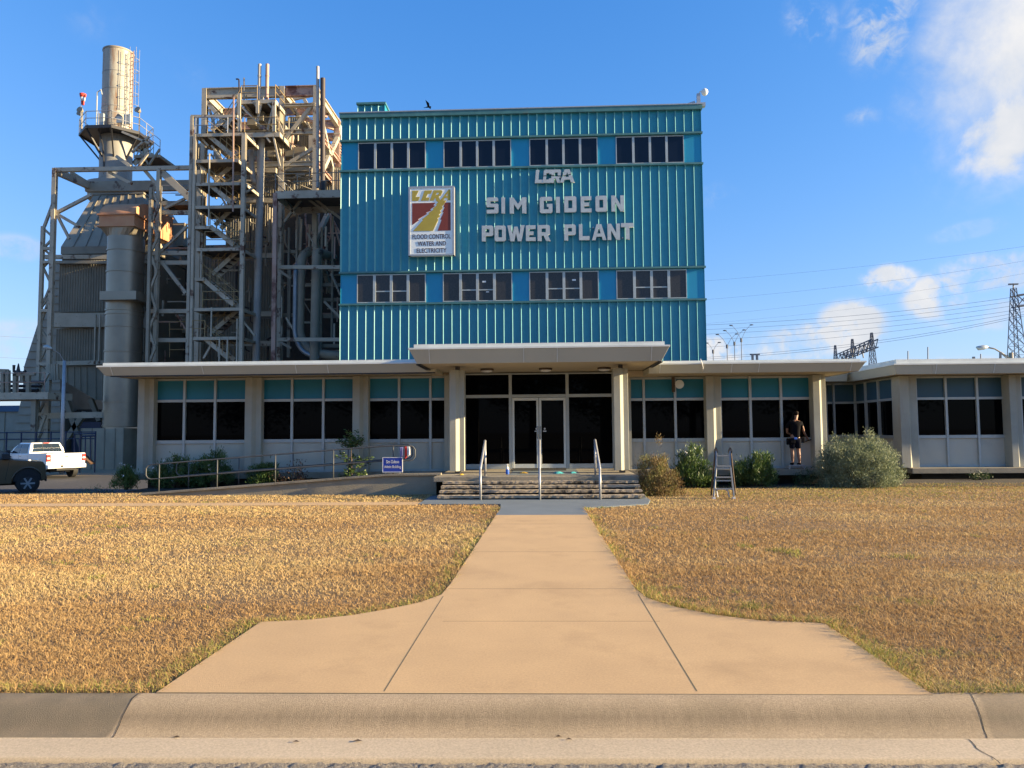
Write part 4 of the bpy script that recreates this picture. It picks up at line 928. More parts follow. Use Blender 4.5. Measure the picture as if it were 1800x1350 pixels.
for i in range(8):
    a = Vector((*oct_[i], zplat-.15)); m.beam(a, Vector((sx+(a.x-sx)*.44, SY+(a.y-SY)*.44, zplat-2.0)), .1, .12); m.beam(a, Vector((*oct_[(i+1) % 8], zplat-.15)), .08, .2)
m.build('platform_brace', 'dark_iron', sk)
railing(sk, [Vector((*oct_[i % 8], zplat)) for i in range(9)], 1.1, 'galv', 1.0)
lx_ = sx+1.35; m = MB()
for dx in (-.0, .42): m.beam((lx_+dx*.6, SY-.55-dx*.3, zplat), (lx_+dx*.6, SY-.55-dx*.3, ztop-.3), .05)
for z in np.arange(zplat+.2, ztop-.3, .32): m.beam((lx_, SY-.55, z), (lx_+.25, SY-.68, z), .03)
m.build('ladder', 'steel_rust', sk)
m = MB()
for z in np.arange(zplat+2.2, ztop-.1, .95):
    pts = [(lx_+.12+.36*math.cos(t)+.28, SY-.75+.36*math.sin(t), z) for t in np.linspace(-2.6, 2.6, 9)]; m.tube(pts, .022, 5)
for t in np.linspace(-2.2, 2.2, 4): m.beam((lx_+.40+.36*math.cos(t), SY-.75+.36*math.sin(t), zplat+2.2), (lx_+.40+.36*math.cos(t), SY-.75+.36*math.sin(t), ztop-.1), .03)
m.build('ladder_cage', 'galv', sk)
for dx, dy, lab in ((-2.55, -.6, 'a'), (-2.15, -1.2, 'b'), (2.35, -.9, 'c')):
    m = MB(); b = Vector((sx+dx, SY+dy, zplat)); m.tube([b, b+Vector((0, 0, 1.7))], .04, 6); m.tube([b+Vector((-.05, -.25, 1.75)), b+Vector((0, .05, 1.65))], [.26, .12], 12); m.build('floodlight', 'steel_gray', sk)
m = MB(); b = Vector((sx-.4, SY-1.6, zplat)); m.box(b.x-.2, b.x+.25, b.y, b.y+.2, b.z+.2, b.z+1.3); m.box(b.x+1.9, b.x+2.4, b.y, b.y+.2, b.z+.4, b.z+1.2); m.box(b.x+1.3, b.x+1.7, b.y, b.y+.2, b.z+.5, b.z+1.0); m.tube([b+Vector((-.3, 0, 0)), b+Vector((-.3, 0, 3.0)), b+Vector((0, 0, 3.2)), b+Vector((.1, 0, 2.8))], .05, 6); m.build('instrument_box', 'aluminium', sk)
m = MB(); m.tube([(b.x, b.y-.2, zplat-.1), (b.x+.15, b.y+.2, zplat-1.2), (b.x+.15, b.y+.5, zplat-3.6)], .06, 6); m.build('conduit', 'dark_iron', sk)
# windsock
w0 = Vector((sx-2.1, SY-1.4, zplat)); r = thing('windsock', 'orange and white windsock hanging limp from a mast on the stack platform', 'windsock', w0)
t0 = P(158.5, 165, w0.y); h = t0.z-w0.z
m = MB(); m.tube([w0, w0+Vector((0, 0, h+.1))], .025, 6); m.build('mast', 'galv', r)
for i, mt in enumerate(('wind_orange', 'plastic_white', 'wind_orange')):
    m = MB(); z1 = w0.z+h-i*.30; m.tube([(w0.x+.12, w0.y, z1), (w0.x+.12+.02*i, w0.y, z1-.29)], [.26-.06*i, .20-.06*i], 10); m.build('sock_band', mt, r, smooth=True)

# --- transition hood and flue gas casing under the stack
fg = thing('flue_gas_casing', 'dark gray corrugated casing with a sloped hood carrying the stack', 'boiler casing', (P(180, 600, 52).x, 52, YG))
zc = P(200, 342, 55).z
m = MB(); m.tube([(sx, SY, zbot-.9), (sx, SY, zbot-.5)], 2.15, 36); m.build('stack_ring', 'stack_low', fg, auto=30)
m = MB(); m.tube([(sx, SY, zbot-1.7), (sx, SY, zbot-.91)], [1.9, 2.0], 36); m.build('stack_neck', 'casing_dark', fg, auto=30)
B0, B1 = P(107, 434, 52), P(262, 434, 52); T0, T1 = P(165, 374, 55), P(250, 374, 55); zt_ = zbot-1.7
xb0, xb1 = B0.x, B1.x
m = MB(); m.add([(xb0, 52, B0.z), (xb1, 52, B0.z), (xb1, 62, B0.z), (xb0, 62, B0.z), (T0.x, 55, zt_), (T1.x, 55, zt_), (T1.x, 59, zt_), (T0.x, 59, zt_)], [(0, 1, 5, 4), (1, 2, 6, 5), (2, 3, 7, 6), (3, 0, 4, 7), (4, 5, 6, 7), (0, 3, 2, 1)])
hood = m.build('hood', 'casing', fg)
m = MB()
for i in range(1, 7):
    u = i/7; a = Vector((xb0+(xb1-xb0)*u, 51.98, B0.z)); b = Vector((T0.x+(T1.x-T0.x)*u, 54.98, zt_)); m.beam(a, b, .06, .07)
for zz, e in ((zt_-.05, .16), (zt_+.35, .3)): m.box(T0.x-e, T1.x+e, 55-e, 59+e, zz-.07, zz+.07)
m.build('hood_ribs', 'casing_dark', hood)
MB().box(xb0, xb1, 52, 62, P(150, 446, 52).z, B0.z-.001).build('hood_skirt', 'casing_dark', fg)
z_a, z_b, z_c, z_d = P(150, 458, 52).z, P(150, 548, 52).z, P(150, 578, 52).z, P(150, 636, 52).z
MB().box(xb0+.05, xb1-.05, 52.1, 61.9, z_d, P(150, 447, 52).z).build('inner_casing', 'casing_dark', fg)
ribs(z_b, z_a, xb0, xb1, 34, 52, 'corrugated_wall', fg, 'casing_dark', .6); ribs(z_d, z_c, xb0-.1, xb1, 34, 52, 'corrugated_wall', fg, 'casing_dark', .6)
steel(fg, 'band_beam', (98, 563, 51.6), (190, 563, 51.6), .3, 1.0)
steel(fg, 'band_beam', (80, 452, 51.7), (196, 452, 51.7), .25, .30); steel(fg, 'band_beam', (85, 461, 51.6), (330, 461, 51.6), .2, .22, 'steel_gray')
steel(fg, 'band_beam', (100, 639, 51.7), (190, 637, 51.7), .25, .30)
hp = [P(*q, 52) for q in ((103, 643), (192, 641), (192, 705), (168, 703), (103, 664))]
m = MB(); m.prism([(p.x, p.z) for p in hp], 'y', 52, 60); m.build('hopper', 'casing_dark', fg)
m = MB()
for px in (118, 130, 141, 152, 168, 180):
    a, b = P(px, 645, 51.97), P(px, min(703, 664+(px-103)*.6), 51.97); m.beam(a, b, .05, .05)
m.build('hopper_ribs', 'steel_gray', fg)
steel(fg, 'hopper_leg', (112, 690, 53), (150, 800, 53), .35, .35, 'casing_dark'); steel(fg, 'hopper_leg', (160, 702, 53), (175, 740, 53), .3, .3, 'casing_dark'); steel(fg, 'hopper_leg', (150, 725, 53), (98, 800, 53), .35, .35, 'steel_gray')
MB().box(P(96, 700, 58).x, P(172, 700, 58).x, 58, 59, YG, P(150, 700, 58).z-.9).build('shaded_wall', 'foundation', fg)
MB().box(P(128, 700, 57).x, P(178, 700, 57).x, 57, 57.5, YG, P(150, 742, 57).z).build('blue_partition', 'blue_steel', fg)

# --- round air duct with rectangular elbow
DY = 49.2; dcx = P(221, 470, DY).x; r = 1.17
du = thing('air_duct', 'big round metal air duct with a rust brown elbow at its top', 'duct', (dcx, DY, YG))
z0, z1 = P(210, 752, DY).z, P(221, 420, DY).z; zc2 = P(221, 522, DY-1).z
m = MB(); m.tube([(dcx, DY, z0), (dcx, DY, z1)], r, 40); m.build('round_duct', 'duct_metal', du, auto=30)
for py in (437, 475, 543, 550, 572, 616, 705, 722, 748): z = P(215, py, DY-1).z; MB().tube([(dcx, DY, z-.05), (dcx, DY, z+.05)], r+.05, 40).build('seam_ring', 'duct_metal', du, auto=30)
e0 = P(187, 388, DY-1.1).x; e1 = P(250, 388, DY-1.1).x; ze = P(215, 397, DY-1.2).z
ring_t = [(dcx+r*math.cos(t), DY+r*math.sin(t), z1) for t in np.linspace(0, 2*math.pi, 33)[:-1]]
def sqp(t):
    cx_, sy_ = math.cos(t), math.sin(t); k = 1.22/max(abs(cx_), abs(sy_)); return (dcx+cx_*k, DY+sy_*k, ze)
ring_s = [sqp(t) for t in np.linspace(0, 2*math.pi, 33)[:-1]]
m = MB(); m.add(ring_t+ring_s, [(i, (i+1) % 32, 32+(i+1) % 32, 32+i) for i in range(32)]); m.build('transition', 'duct_metal', du)
R_ = 2.45; pts = [(DY-1.22+R_*(1-math.cos(t)), ze+.8+R_*.50*math.sin(t)) for t in np.linspace(0, math.pi/2, 12)]
prof = [(DY-1.22, ze)]+pts+[(DY+4.0, pts[-1][1]), (DY+4.0, ze+.1), (DY+1.22, ze)]
m = MB(); m.prism(prof, 'x', dcx-1.22, dcx+1.22); m.build('elbow', 'duct_rust', du, bevel=.02)
m = MB()
for zz in (ze, ze+.8): m.box(dcx-1.33, dcx+1.33, DY-1.33, DY+1.33, zz-.05, zz+.05)
m.build('flange', 'duct_rust', du)
m = MB(); m.box(P(175, 522, DY-1.6).x, P(239, 522, DY-1.6).x, DY-1.6, DY+1.6, zc2-.28, zc2+.30); m.build('collar', 'duct_metal', du)
m = MB(); m.box(dcx-1.9, dcx+.95, DY-1.4, DY+1.4, YG, z0-.02); o = m.build('base_box', 'casing', du)
m = MB()
for u in (.0, .25, .55, .8, 1): x = dcx-1.9+2.85*u; m.box(x-.03, x+.03, DY-1.44, DY-1.401, YG, z0-.02)
m.build('base_rib', 'casing_dark', o)

# --- stack support frame
sf = thing('stack_steelwork', 'rusting lattice steel frame standing around the exhaust stack', 'steel frame', (P(97, 300, 49).x, 49, YG))
post(sf, 97, 296, 49, .28); post(sf, 76, 398, 49, .22); post(sf, 280, 297, 49, .26); post(sf, 266, 330, 48, .20, 'steel_gray'); post(sf, 97, 296, 60, .3, 'steel_gray')
steel(sf, 'girder', (97, 299, 49), (340, 295, 49), .25, .28); steel(sf, 'girder', (152, 329, 53), (338, 326, 53), .35, .75, 'steel_gray')
steel(sf, 'girder', P(100, 302, 49), P(163, 330, 53.5), .3, .45, 'steel_gray'); steel(sf, 'girder', (125, 303, 51), (162, 326, 54), .15, .2, 'steel_gray')
for a, b, w_ in (((160, 343), (100, 374), .2), ((100, 376), (140, 399), .2), ((101, 379), (122, 420), .16), ((98, 345), (78, 398), .16), ((285, 303), (338, 352), .45), ((329, 398), (282, 443), .18), ((287, 463), (327, 516), .22),
                 ((205, 275), (230, 293), .22), ((192, 303), (232, 323), .2), ((336, 344), (290, 366), .16), ((215, 232), (262, 252), .14), ((232, 268), (262, 240), .14), ((255, 300), (280, 330), .2), ((238, 300), (262, 268), .12)):
    steel(sf, 'brace', (*a, 49.2), (*b, 49.2), w_)
zz = [(77, 402), (94, 418), (76, 437), (93, 452), (76, 470), (90, 500), (73, 540), (88, 520), (70, 575), (86, 600), (68, 640), (84, 655), (66, 690), (82, 700), (66, 730), (80, 745), (64, 780)]
for a, b in zip(zz[:-1], zz[1:]): steel(sf, 'brace', (*a, 49.15), (*b, 49.15), .13)
for y in (437, 461, 546, 640, 728):
    steel(sf, 'tie_beam', (76-(y-400)*.034, y, 49), (93-(y-400)*.034, y, 49), .2)
for y, x0, x1 in ((374, 283, 335), (445, 262, 335), (547, 262, 335), (598, 262, 335), (462, 262, 333)): steel(sf, 'tie_beam', (x0, y, 49.3), (x1, y, 49.3), .2, .28)
zz2 = [(268, 335), (280, 362), (267, 390), (278, 415), (265, 445), (276, 478), (264, 510), (275, 545), (262, 580), (273, 612), (261, 640)]
for a, b in zip(zz2[:-1], zz2[1:]): steel(sf, 'brace', (*a, 48.6), (*b, 48.6), .14)
deck(sf, (236, 272, 51), (281, 272, 51), 2.2, .2, 'steel_gray'); railing(sf, [(262, 257, 51), (281, 272, 51)], 1.1, 'galv'); deck(sf, (284, 353, 50), (334, 353, 50), 2, .3, 'steel_gray'); railing(sf, [(284, 353, 50), (334, 353, 50)], 1.1, 'galv')
flight(sf, (236, 290, 51.5), (258, 262, 51.5)); railing(sf, [(298, 592, 49.5), (327, 592, 49.5)]); railing(sf, [(298, 628, 49.5), (327, 628, 49.5)])
for a, b in (((244, 263), (262, 290)), ((262, 263), (244, 290)), ((262, 290), (281, 262))): steel(sf, 'brace', (*a, 51), (*b, 51), .12, None, 'steel_gray')
steel(sf, 'low_beam', (85, 731, 49), (190, 729, 49), .3, .4); post(sf, 80, 640, 50, .28)
for px in (168, 176, 186): steel(sf, 'conduit', (px, 552, 51.2), (px-2, 640, 51.2), .1)
# hanging hoist tackle at left
for px in (88, 92, 96, 101): steel(sf, 'hanger', (px, 640, 48.8), (px+1, 668, 48.8), .14, None, 'steel_gray')
# backing rooms between the frames: shaded walls seen through the steel
bh = thing('boiler_house', 'tall corrugated boiler casing with shaded bays behind the stair tower', 'boiler casing', (P(450, 600, 54).x, 54, YG))
x0, x1 = P(255, 500, 58).x, P(398, 500, 58).x
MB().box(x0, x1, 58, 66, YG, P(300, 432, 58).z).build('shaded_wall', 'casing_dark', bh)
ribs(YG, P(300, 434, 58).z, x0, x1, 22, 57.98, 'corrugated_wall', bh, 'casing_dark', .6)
for (a, b, c_, d) in ((283, 300, 395, 432), (301, 322, 392, 432), (283, 298, 465, 545), (302, 316, 512, 545), (283, 297, 556, 594), (318, 328, 555, 585)):
    A, B = P(a, c_, 57.3), P(b, d, 57.3); MB().box(A.x, B.x, 57.3, 57.9, B.z, A.z).build('cabinet', 'casing', bh)
for (a, b, c_, d) in ((299, 327, 468, 510), (298, 318, 556, 594), (298, 327, 603, 632)):
    A, B = P(a, c_, 57.6), P(b, d, 57.6); MB().box(A.x, B.x, 57.6, 57.7, B.z, A.z).build('dark_opening', 'foundation', bh)
x0, x1 = P(396, 500, 54).x, P(596, 500, 54).x; zt_ = P(480, 296, 54).z
MB().box(x0, x1+1.5, 54.05, 66, YG, zt_).build('inner_casing', 'casing_dark', bh)
zl = [P(450, y, 54).z for y in (300, 345, 362, 442, 458, 545, 560, 596, 612, 640)]
for i in range(0, 10, 2): ribs(zl[i+1] if i < 8 else YG, zl[i], x0, x1, 46, 54, 'corrugated_wall', bh, 'casing' if i < 2 else 'casing_dark', .55)
for y in (300, 353, 450, 552, 604): steel(bh, 'walkway_beam', (400, y, 52.6), (486, y, 52.6), .3, .35)
for y in (300, 353, 450): railing(bh, [(400, y, 52.5), (478, y, 52.5)])
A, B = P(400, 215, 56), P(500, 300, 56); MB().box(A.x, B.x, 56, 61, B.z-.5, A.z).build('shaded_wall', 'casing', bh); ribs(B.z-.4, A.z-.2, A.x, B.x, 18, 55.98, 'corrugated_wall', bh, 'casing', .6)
x0, x1 = P(506, 230, 55).x, P(541, 230, 55).x
MB().box(x0, x1, 55.05, 62, P(520, 300, 55).z, P(520, 204, 55).z).build('inner_casing', 'casing', bh); ribs(P(520, 300, 55).z, P(520, 205, 55).z, x0, x1, 9, 55, 'corrugated_wall', bh, 'casing', .6)
x0, x1 = P(541, 230, 54).x, P(553, 230, 54).x; MB().box(x0, x1, 54.2, 60, P(520, 300, 55).z, P(520, 215, 54).z).build('upper_panel', 'pipe_lagging', bh)
for (a, b, c_, d) in ((500, 517, 255, 275), (517, 536, 258, 288), (470, 483, 262, 275), (500, 560, 288, 300)):
    A, B = P(a, c_, 52.9), P(b, d, 52.9); MB().box(A.x, B.x, 52.9, 53.9, B.z, A.z).build('vent_box', 'casing', bh)
x0 = P(486, 500, 57).x
# --- main boiler steel frame
bf = thing('boiler_steelwork', 'huge rusty peeling steel frame around the boiler, open at the top', 'steel frame', (P(430, 600, 50).x, 50, YG))
cx = [P(361, 153, 50).x, P(497, 152, 50).x, P(556, 151, 50).x]
zt1 = P(460, 154, 50).z
for X in cx:
    for Y in (50, 55.5, 61):
        m = MB(); m.ibeam((X, Y, YG), (X, Y, zt1), .34 if Y == 50 else .3, .36 if Y == 50 else .3, (0, 1, 0), .05); m.build('column', 'steel_paint' if Y == 50 else 'steel_rust', bf)
def girder(a, b, ht, mt, wd=.3, name='girder'):
    m = MB(); m.ibeam(a, b, wd, ht, (0, 0, 1), .06); return m.build(name, mt, bf)
girder((cx[0], 50, zt1-.35), (cx[1], 50, zt1-.35), .75, 'steel_paint'); girder((cx[1]+.2, 50, zt1-.35), (cx[2], 50, zt1-.35), .75, 'steel_rust'); girder((cx[1]+.2, 49.9, zt1-1.4), (cx[2], 49.9, zt1-1.4), .2, 'steel_paint')
for Y in (53, 55.5, 58, 61): girder((cx[0], Y, zt1-.4), (cx[2], Y, zt1-.4), .6, 'steel_rust')
for X in cx: girder((X, 50.3, zt1-.4), (X, 61, zt1-.4), .6, 'steel_paint' if X != cx[2] else 'steel_paint')
for z_ in (P(450, 234, 50).z, P(450, 290, 50).z): 
    for Y in (50, 55.5, 61): girder((cx[0], Y, z_), (cx[2], Y, z_), .35, 'steel_rust' if Y > 50 else 'steel_paint', .25)
    girder((cx[2], 50, z_), (cx[2], 61, z_), .4, 'steel_rust')
    girder((cx[0], 50, z_), (cx[0], 61, z_), .4, 'steel_paint')
for Z2 in np.linspace(P(450, 215, 50).z, zt1-2, 3): girder((cx[2]-.1, 55.4, Z2), (cx[2]-.1, 61, Z2), .5, 'steel_rust'); girder((cx[1], 60.8, Z2), (cx[2], 60.8, Z2), .45, 'steel_rust')
for a, b, w_ in (((364, 180, 50), (400, 222, 50), .26), ((368, 192, 50), (380, 230, 50), .15), ((552, 182, 50), (503, 243, 50), .24), ((500, 292, 50), (553, 260, 50), .22), ((497, 160, 50), (478, 250, 49.5), .1), ((484, 232, 49.5), (498, 285, 50), .14),
                 ((364, 300, 51), (395, 330, 51), .2), ((505, 165, 52), (530, 215, 52), .2), ((530, 165, 54), (548, 200, 54), .25), ((512, 175, 53), (545, 168, 53), .2), ((540, 215, 52), (552, 240, 52), .12)):
    steel(bf, 'brace', a, b, w_)
X = cx[2]
for (y0, z0_, y1, z1_) in ((50, zt1-.7, 55.5, zt1-6), (55.5, zt1-.7, 61, zt1-6), (55.5, zt1-6, 50, zt1-11), (50, zt1-7, 55.5, zt1-1.5), (50, zt1-11, 55.5, zt1-15)): steel(bf, 'brace', Vector((X, y0, z0_)), Vector((X, y1, z1_)), .3, .3)
for k in range(4):
    Yk = 51+k*2.4; steel(bf, 'brace', Vector((cx[1]+.3, Yk, zt1-.8)), Vector((cx[2]-.2, Yk+2.2, zt1-.8)), .22, .22, 'steel_rust')
steel(bf, 'brace', (352, 745, 50), (352, 640, 50), .2)
# right hand big platform beside the tower
rpz = deck(bf, (484, 336, 46.5), (600, 333, 46.5), 3.4, .5)
railing(bf, [(484, 334, 46.4), (600, 331, 46.4)], 1.05, 'steel_gray', 1.2)
railing(bf, [P(484, 334, 46.4), P(484, 334, 46.4)+Vector((0, 3.3, 0))], 1.05, 'galv', 1.2)
post(bf, 484.5, 340, 46.6, .26, 'steel_rust'); post(bf, 493, 345, 49.5, .3)
for y, a, b, mt in ((470, 490, 600, 'steel_paint'), (597, 488, 600, 'steel_paint'), (501, 538, 600, 'steel_gray'), (527, 566, 600, 'steel_gray'), (556, 566, 600, 'steel_gray'), (608, 556, 600, 'steel_gray'), (443, 488, 530, 'steel_gray'), (554, 490, 520, 'steel_gray')):
    steel(bf, 'cross_beam', (a, y, 47.2 if mt == 'steel_paint' else 50.5), (b, y, 47.2 if mt == 'steel_paint' else 50.5), .22, .24, mt)
for a, b in (((545, 344), (600, 385)), ((495, 348), (520, 378)), ((530, 350), (500, 390)), ((490, 475), (512, 490)), ((490, 600), (512, 612)), ((535, 345), (575, 375)), ((600, 560), (570, 530))): steel(bf, 'brace', (*a, 48.5), (*b, 48.5), .16, None, 'steel_gray')
for px, y0, y1, mt in ((523, 378, 470, 'steel_gray'), (530, 385, 440, 'steel_paint'), (510, 470, 628, 'steel_gray'), (545, 395, 450, 'steel_gray'), (566, 400, 628, 'steel_gray'), (585, 380, 600, 'steel_gray'), (575, 420, 470, 'steel_paint'), (508, 400, 628, 'steel_gray')):
    steel(bf, 'strut', (px, y0, 50.2), (px-2, y1, 50.2), .13, None, mt)
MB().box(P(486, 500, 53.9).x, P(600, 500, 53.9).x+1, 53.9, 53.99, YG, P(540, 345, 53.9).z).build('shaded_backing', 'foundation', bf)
# --- pipes: each a thing of its own
def pipe(name, lab, pts, r, mt='pipe_lagging', rings=0, cat='pipe', group=None):
    q = [p if isinstance(p, Vector) else P(*p) for p in pts]
    # round the corners
    out_ = [q[0]]
    for i in range(1, len(q)-1):
        a, b, c_ = q[i-1], q[i], q[i+1]; R2 = min((a-b).length, (c_-b).length)*.45; R2 = min(R2, r*4)
        p0 = b+(a-b).normalized()*R2; p1 = b+(c_-b).normalized()*R2
        for t in np.linspace(0, 1, 6): out_.append(p0*(1-t)**2+b*2*t*(1-t)+p1*t*t)
    out_.append(q[-1]); m = MB(); m.tube(out_, r, 16); o = m.build(name, mt, auto=40, loc=min(q, key=lambda v: v.z)); tag(o, lab, cat, group)
    if rings:
        m = MB(); a, b = q[0], q[1]
        for i in range(1, rings): c_ = a.lerp(b, i/rings); d_ = (b-a).normalized()*.03; m.tube([c_-d_, c_+d_], r+.02, 16)
        rr = m.mesh('seam_bands'); ro = link(rr, 'seam_bands', mt, o)
    return o
pipe('downcomer_pipe', 'long pale vertical pipe running down the front of the boiler', [(459.5, 240, 49), (450, 640, 49), P(450, 640, 49)-Vector((0, 0, 4))], .24, 'pipe_lagging', 22)
pipe('bent_pipe', 'pale pipe with two bends beside the long vertical pipe', [(434, 250, 49.2), (441, 256, 49.2), (443, 300, 49.2), (447, 320, 49.2), (458, 322, 49.4)], .19)
G1 = 'vent pipes on the boiler top'
pipe('vent_pipe', 'left of the two close vent pipes on the boiler top', [(456.5, 113, 49), (455.5, 175, 49)], .115, 'pipe_lagging', 3, 'vent pipe', G1)
pipe('vent_pipe', 'right of the two close vent pipes on the boiler top', [(470, 113, 49), (469, 175, 49)], .12, 'steel_rust', 3, 'vent pipe', G1)
pipe('vent_pipe', 'tall thin pale vent pipe at the right end of the boiler top', [(558.5, 117, 48.5), (558, 330, 48.5)], .105, 'pipe_lagging', 6, 'vent pipe', G1)
pipe('vent_pipe', 'thick dark brown vent pipe beside the tall pale one', [(567.5, 138, 48.5), (567, 334, 48.5)], .17, 'pipe_dark', 4, 'vent pipe', G1)
pipe('vent_pipe', 'thin gooseneck pipe bent left on the boiler top', [(415, 139, 49), (420, 139, 49), (420.5, 180, 49)], .05, 'pipe_dark', 0, 'vent pipe', G1)
pipe('vent_pipe', 'thin straight pipe with a cap near the gooseneck pipe', [(429, 137, 49), (429, 175, 49)], .05, 'steel_gray', 0, 'vent pipe', G1)
pipe('insulated_pipe', 'fat dull pipe sweeping to the right at its foot, with a silver sleeve', [(545, 440, 50.5), (529, 452, 48.6), (528, 500, 48.6), (526, 592, 48.6), (545, 620, 48.6), (598, 626, 48.6)], .30, 'steel_gray')
pipe('insulated_pipe', 'slim silver pipe left of the fat sweeping pipe', [(535, 450, 50), (520, 466, 48.3), (518, 590, 48.3), (530, 618, 48.3), (560, 630, 48.3)], .16, 'pipe_silver')
pipe('insulated_pipe', 'fat gray pipe with a domed bend at its top, nearest the teal tower', [(585, 452, 51.5), (557, 442, 48.3), (556, 470, 48.3), (553, 615, 48.3), P(553, 615, 48.3)-Vector((0, 0, 3))], .31, 'steel_gray')
c = P(528, 520, 48.2); 
dr = pipe('steam_drum', 'sunlit round end of a pressure drum under the top platform', [P(470, 205, 50.4), P(470, 205, 50.4)+Vector((0, 5, 0))], .62, 'stack_paint', cat='drum')
pipe('header_pipe', 'horizontal gray pipe across the boiler front below the platforms', [(400, 259, 52), (500, 257, 52)], .12, 'steel_gray')
rngp = random.Random(3)
for i in range(9):
    px = rngp.uniform(500, 590); y0 = rngp.uniform(350, 420); pipe('small_pipe', ['crooked small pipe in the shade under the right hand platform'][0], [(px, y0, 51.5), (px, y0+rngp.uniform(20, 50), 51.5), (px+rngp.uniform(-30, 30), y0+60, 51.5), (px+rngp.uniform(-30, 30), y0+rngp.uniform(90, 150), 51.5)], .07, rngp.choice(['steel_paint', 'steel_gray', 'steel_rust']), group='crooked small pipes in the shade')
rc = random.Random(11)
for i in range(34):      # conduits, valves and small lines crowding the upper boiler front
    px = rc.uniform(368, 552); py = rc.uniform(205, 330); Yq = rc.uniform(51.6, 53.3); L_ = rc.uniform(15, 55)
    if rc.random() < .55: pipe('small_pipe', 'thin vertical line among the steelwork of the boiler front', [(px, py, Yq), (px-1, py+L_, Yq)], rc.uniform(.035, .09), rc.choice(['steel_paint', 'steel_rust', 'steel_gray', 'pipe_lagging']), group='thin vertical lines on the boiler front')
    else: pipe('small_pipe', 'thin elbowed line among the steelwork of the boiler front', [(px, py, Yq), (px+rc.choice((-1, 1))*L_*.8, py+rc.uniform(-2, 2), Yq), (px+rc.choice((-1, 1))*L_*.8, py+L_*.6, Yq)], rc.uniform(.035, .08), rc.choice(['steel_paint', 'steel_rust', 'steel_gray', 'pipe_lagging']), group='thin elbowed lines on the boiler front')
for i in range(26):
    px = rc.uniform(395, 480); py = rc.uniform(340, 600); Yq = rc.uniform(52.4, 53.3); L_ = rc.uniform(15, 60)
    pipe('small_pipe', 'thin shaded conduit on the corrugated boiler wall', [(px, py, Yq), (px-1, py+L_, Yq), (px+rc.uniform(-12, 12), py+L_+3, Yq)], rc.uniform(.03, .08), rc.choice(['steel_paint', 'steel_gray', 'pipe_dark']), group='thin shaded conduits on the boiler wall')
for (xa, xb, ya, yb, Ya, Yb, nn, par_) in ((262, 336, 340, 625, 49.6, 54, 26, sf), (486, 598, 350, 620, 48.5, 52, 34, bf), (345, 425, 250, 620, 49.5, 53, 22, bf), (500, 598, 215, 325, 51, 58, 18, bf)):
    for i in range(nn):
        px = rc.uniform(xa, xb); py = rc.uniform(ya, yb); Yq = rc.uniform(Ya, Yb); k_ = rc.random(); L_ = rc.uniform(14, 50)
        px2 = min(xb, px+L_) if k_ < .45 else (px-.5 if k_ < .75 else min(xb, px+L_*.6)); py2 = py if k_ < .45 else min(yb+10, py+L_)
        if abs(px2-px)+abs(py2-py) > 6: steel(par_, 'strut', (px, py, Yq), (px2, py2, Yq), rc.uniform(.06, .13), None, rc.choice(['steel_paint', 'steel_paint', 'steel_gray', 'steel_rust']))
# --- small top platforms
tp = thing('top_platform', 'pair of small stacked service platforms with yellow rails on the boiler front', 'platform', P(455, 233, 47.5))
deck(tp, (424, 176, 48), (484, 174, 48), 2.2, .26); deck(tp, (424, 234, 48), (492, 232, 48), 2.4, .3)
railing(tp, [(430, 232, 47.9), (490, 231, 47.9)], 1.0); railing(tp, [P(484, 174, 48), P(484, 174, 48)+Vector((0, 2.2, 0))], 1.0); railing(tp, [(424, 176, 48), (452, 175.5, 48)], 1.0, 'rail_yellow')
for px, a, b in ((421, 165, 232), (482, 178, 232), (453, 178, 200)): steel(tp, 'post', (px, a, 48), (px, b, 48), .2)
for a, b in (((416, 180), (460, 222)), ((462, 170), (452, 215)), ((482, 180), (470, 230)), ((445, 178), (452, 190)), ((468, 178), (478, 190)), ((484, 200), (497, 232)), ((440, 236), (448, 250)), ((465, 236), (475, 250)), ((480, 236), (492, 292))): steel(tp, 'brace', (*a, 48.1), (*b, 48.1), .11)
flight(tp, (395, 225, 48.2), (424, 180, 48.2)); flight(tp, (372, 228, 48.6), (392, 212, 48.6))
for (a, b, c_, d) in ((434, 450, 205, 220), (452, 463, 195, 212), (484, 492, 190, 212)):
    A, B = P(a, c_, 49.2), P(b, d, 49.2); MB().box(A.x, B.x, 49.2, 50, B.z, A.z).build('equipment_box', rngp.choice(['casing', 'casing_dark']), tp, bevel=.03)
# --- zigzag stair tower
stt = thing('stair_tower', 'open steel stair tower with zigzag flights and yellow handrails', 'stair tower', (P(385, 600, 46.5).x, 46.5, YG))
post(stt, 338, 205, 46.5, .20); post(stt, 343, 236, 46.2, .17); post(stt, 429.5, 234, 46.2, .25); post(stt, 346, 206, 49.2, .2, 'steel_gray'); post(stt, 429, 234, 49.2, .2, 'steel_gray'); post(stt, 358, 236, 48.5, .28)
steel(stt, 'top_tie', (336, 204.5, 46.5), (418, 204.5, 46.5), .15)
for y, a, b in ((234, 342, 430), (280, 343, 418), (320.5, 344, 430), (361, 342, 425), (435.5, 345, 425), (541, 340, 424), (592, 337, 424)):
    deck(stt, (a, y, 46.2), (b, y, 46.2), 2.4, .2)
for y, a, b in ((397, 342, 368), (488, 342, 358)): deck(stt, (a, y, 46.2), (b, y, 46.2), 2.4, .2)
for y, a, b in ((234, 344, 400), (435.5, 360, 425), (541, 356, 424), (592, 338, 360)): railing(stt, [(a, y, 46.15), (b, y, 46.15)], 1.05, 'galv' if y == 234 else 'rail_yellow')
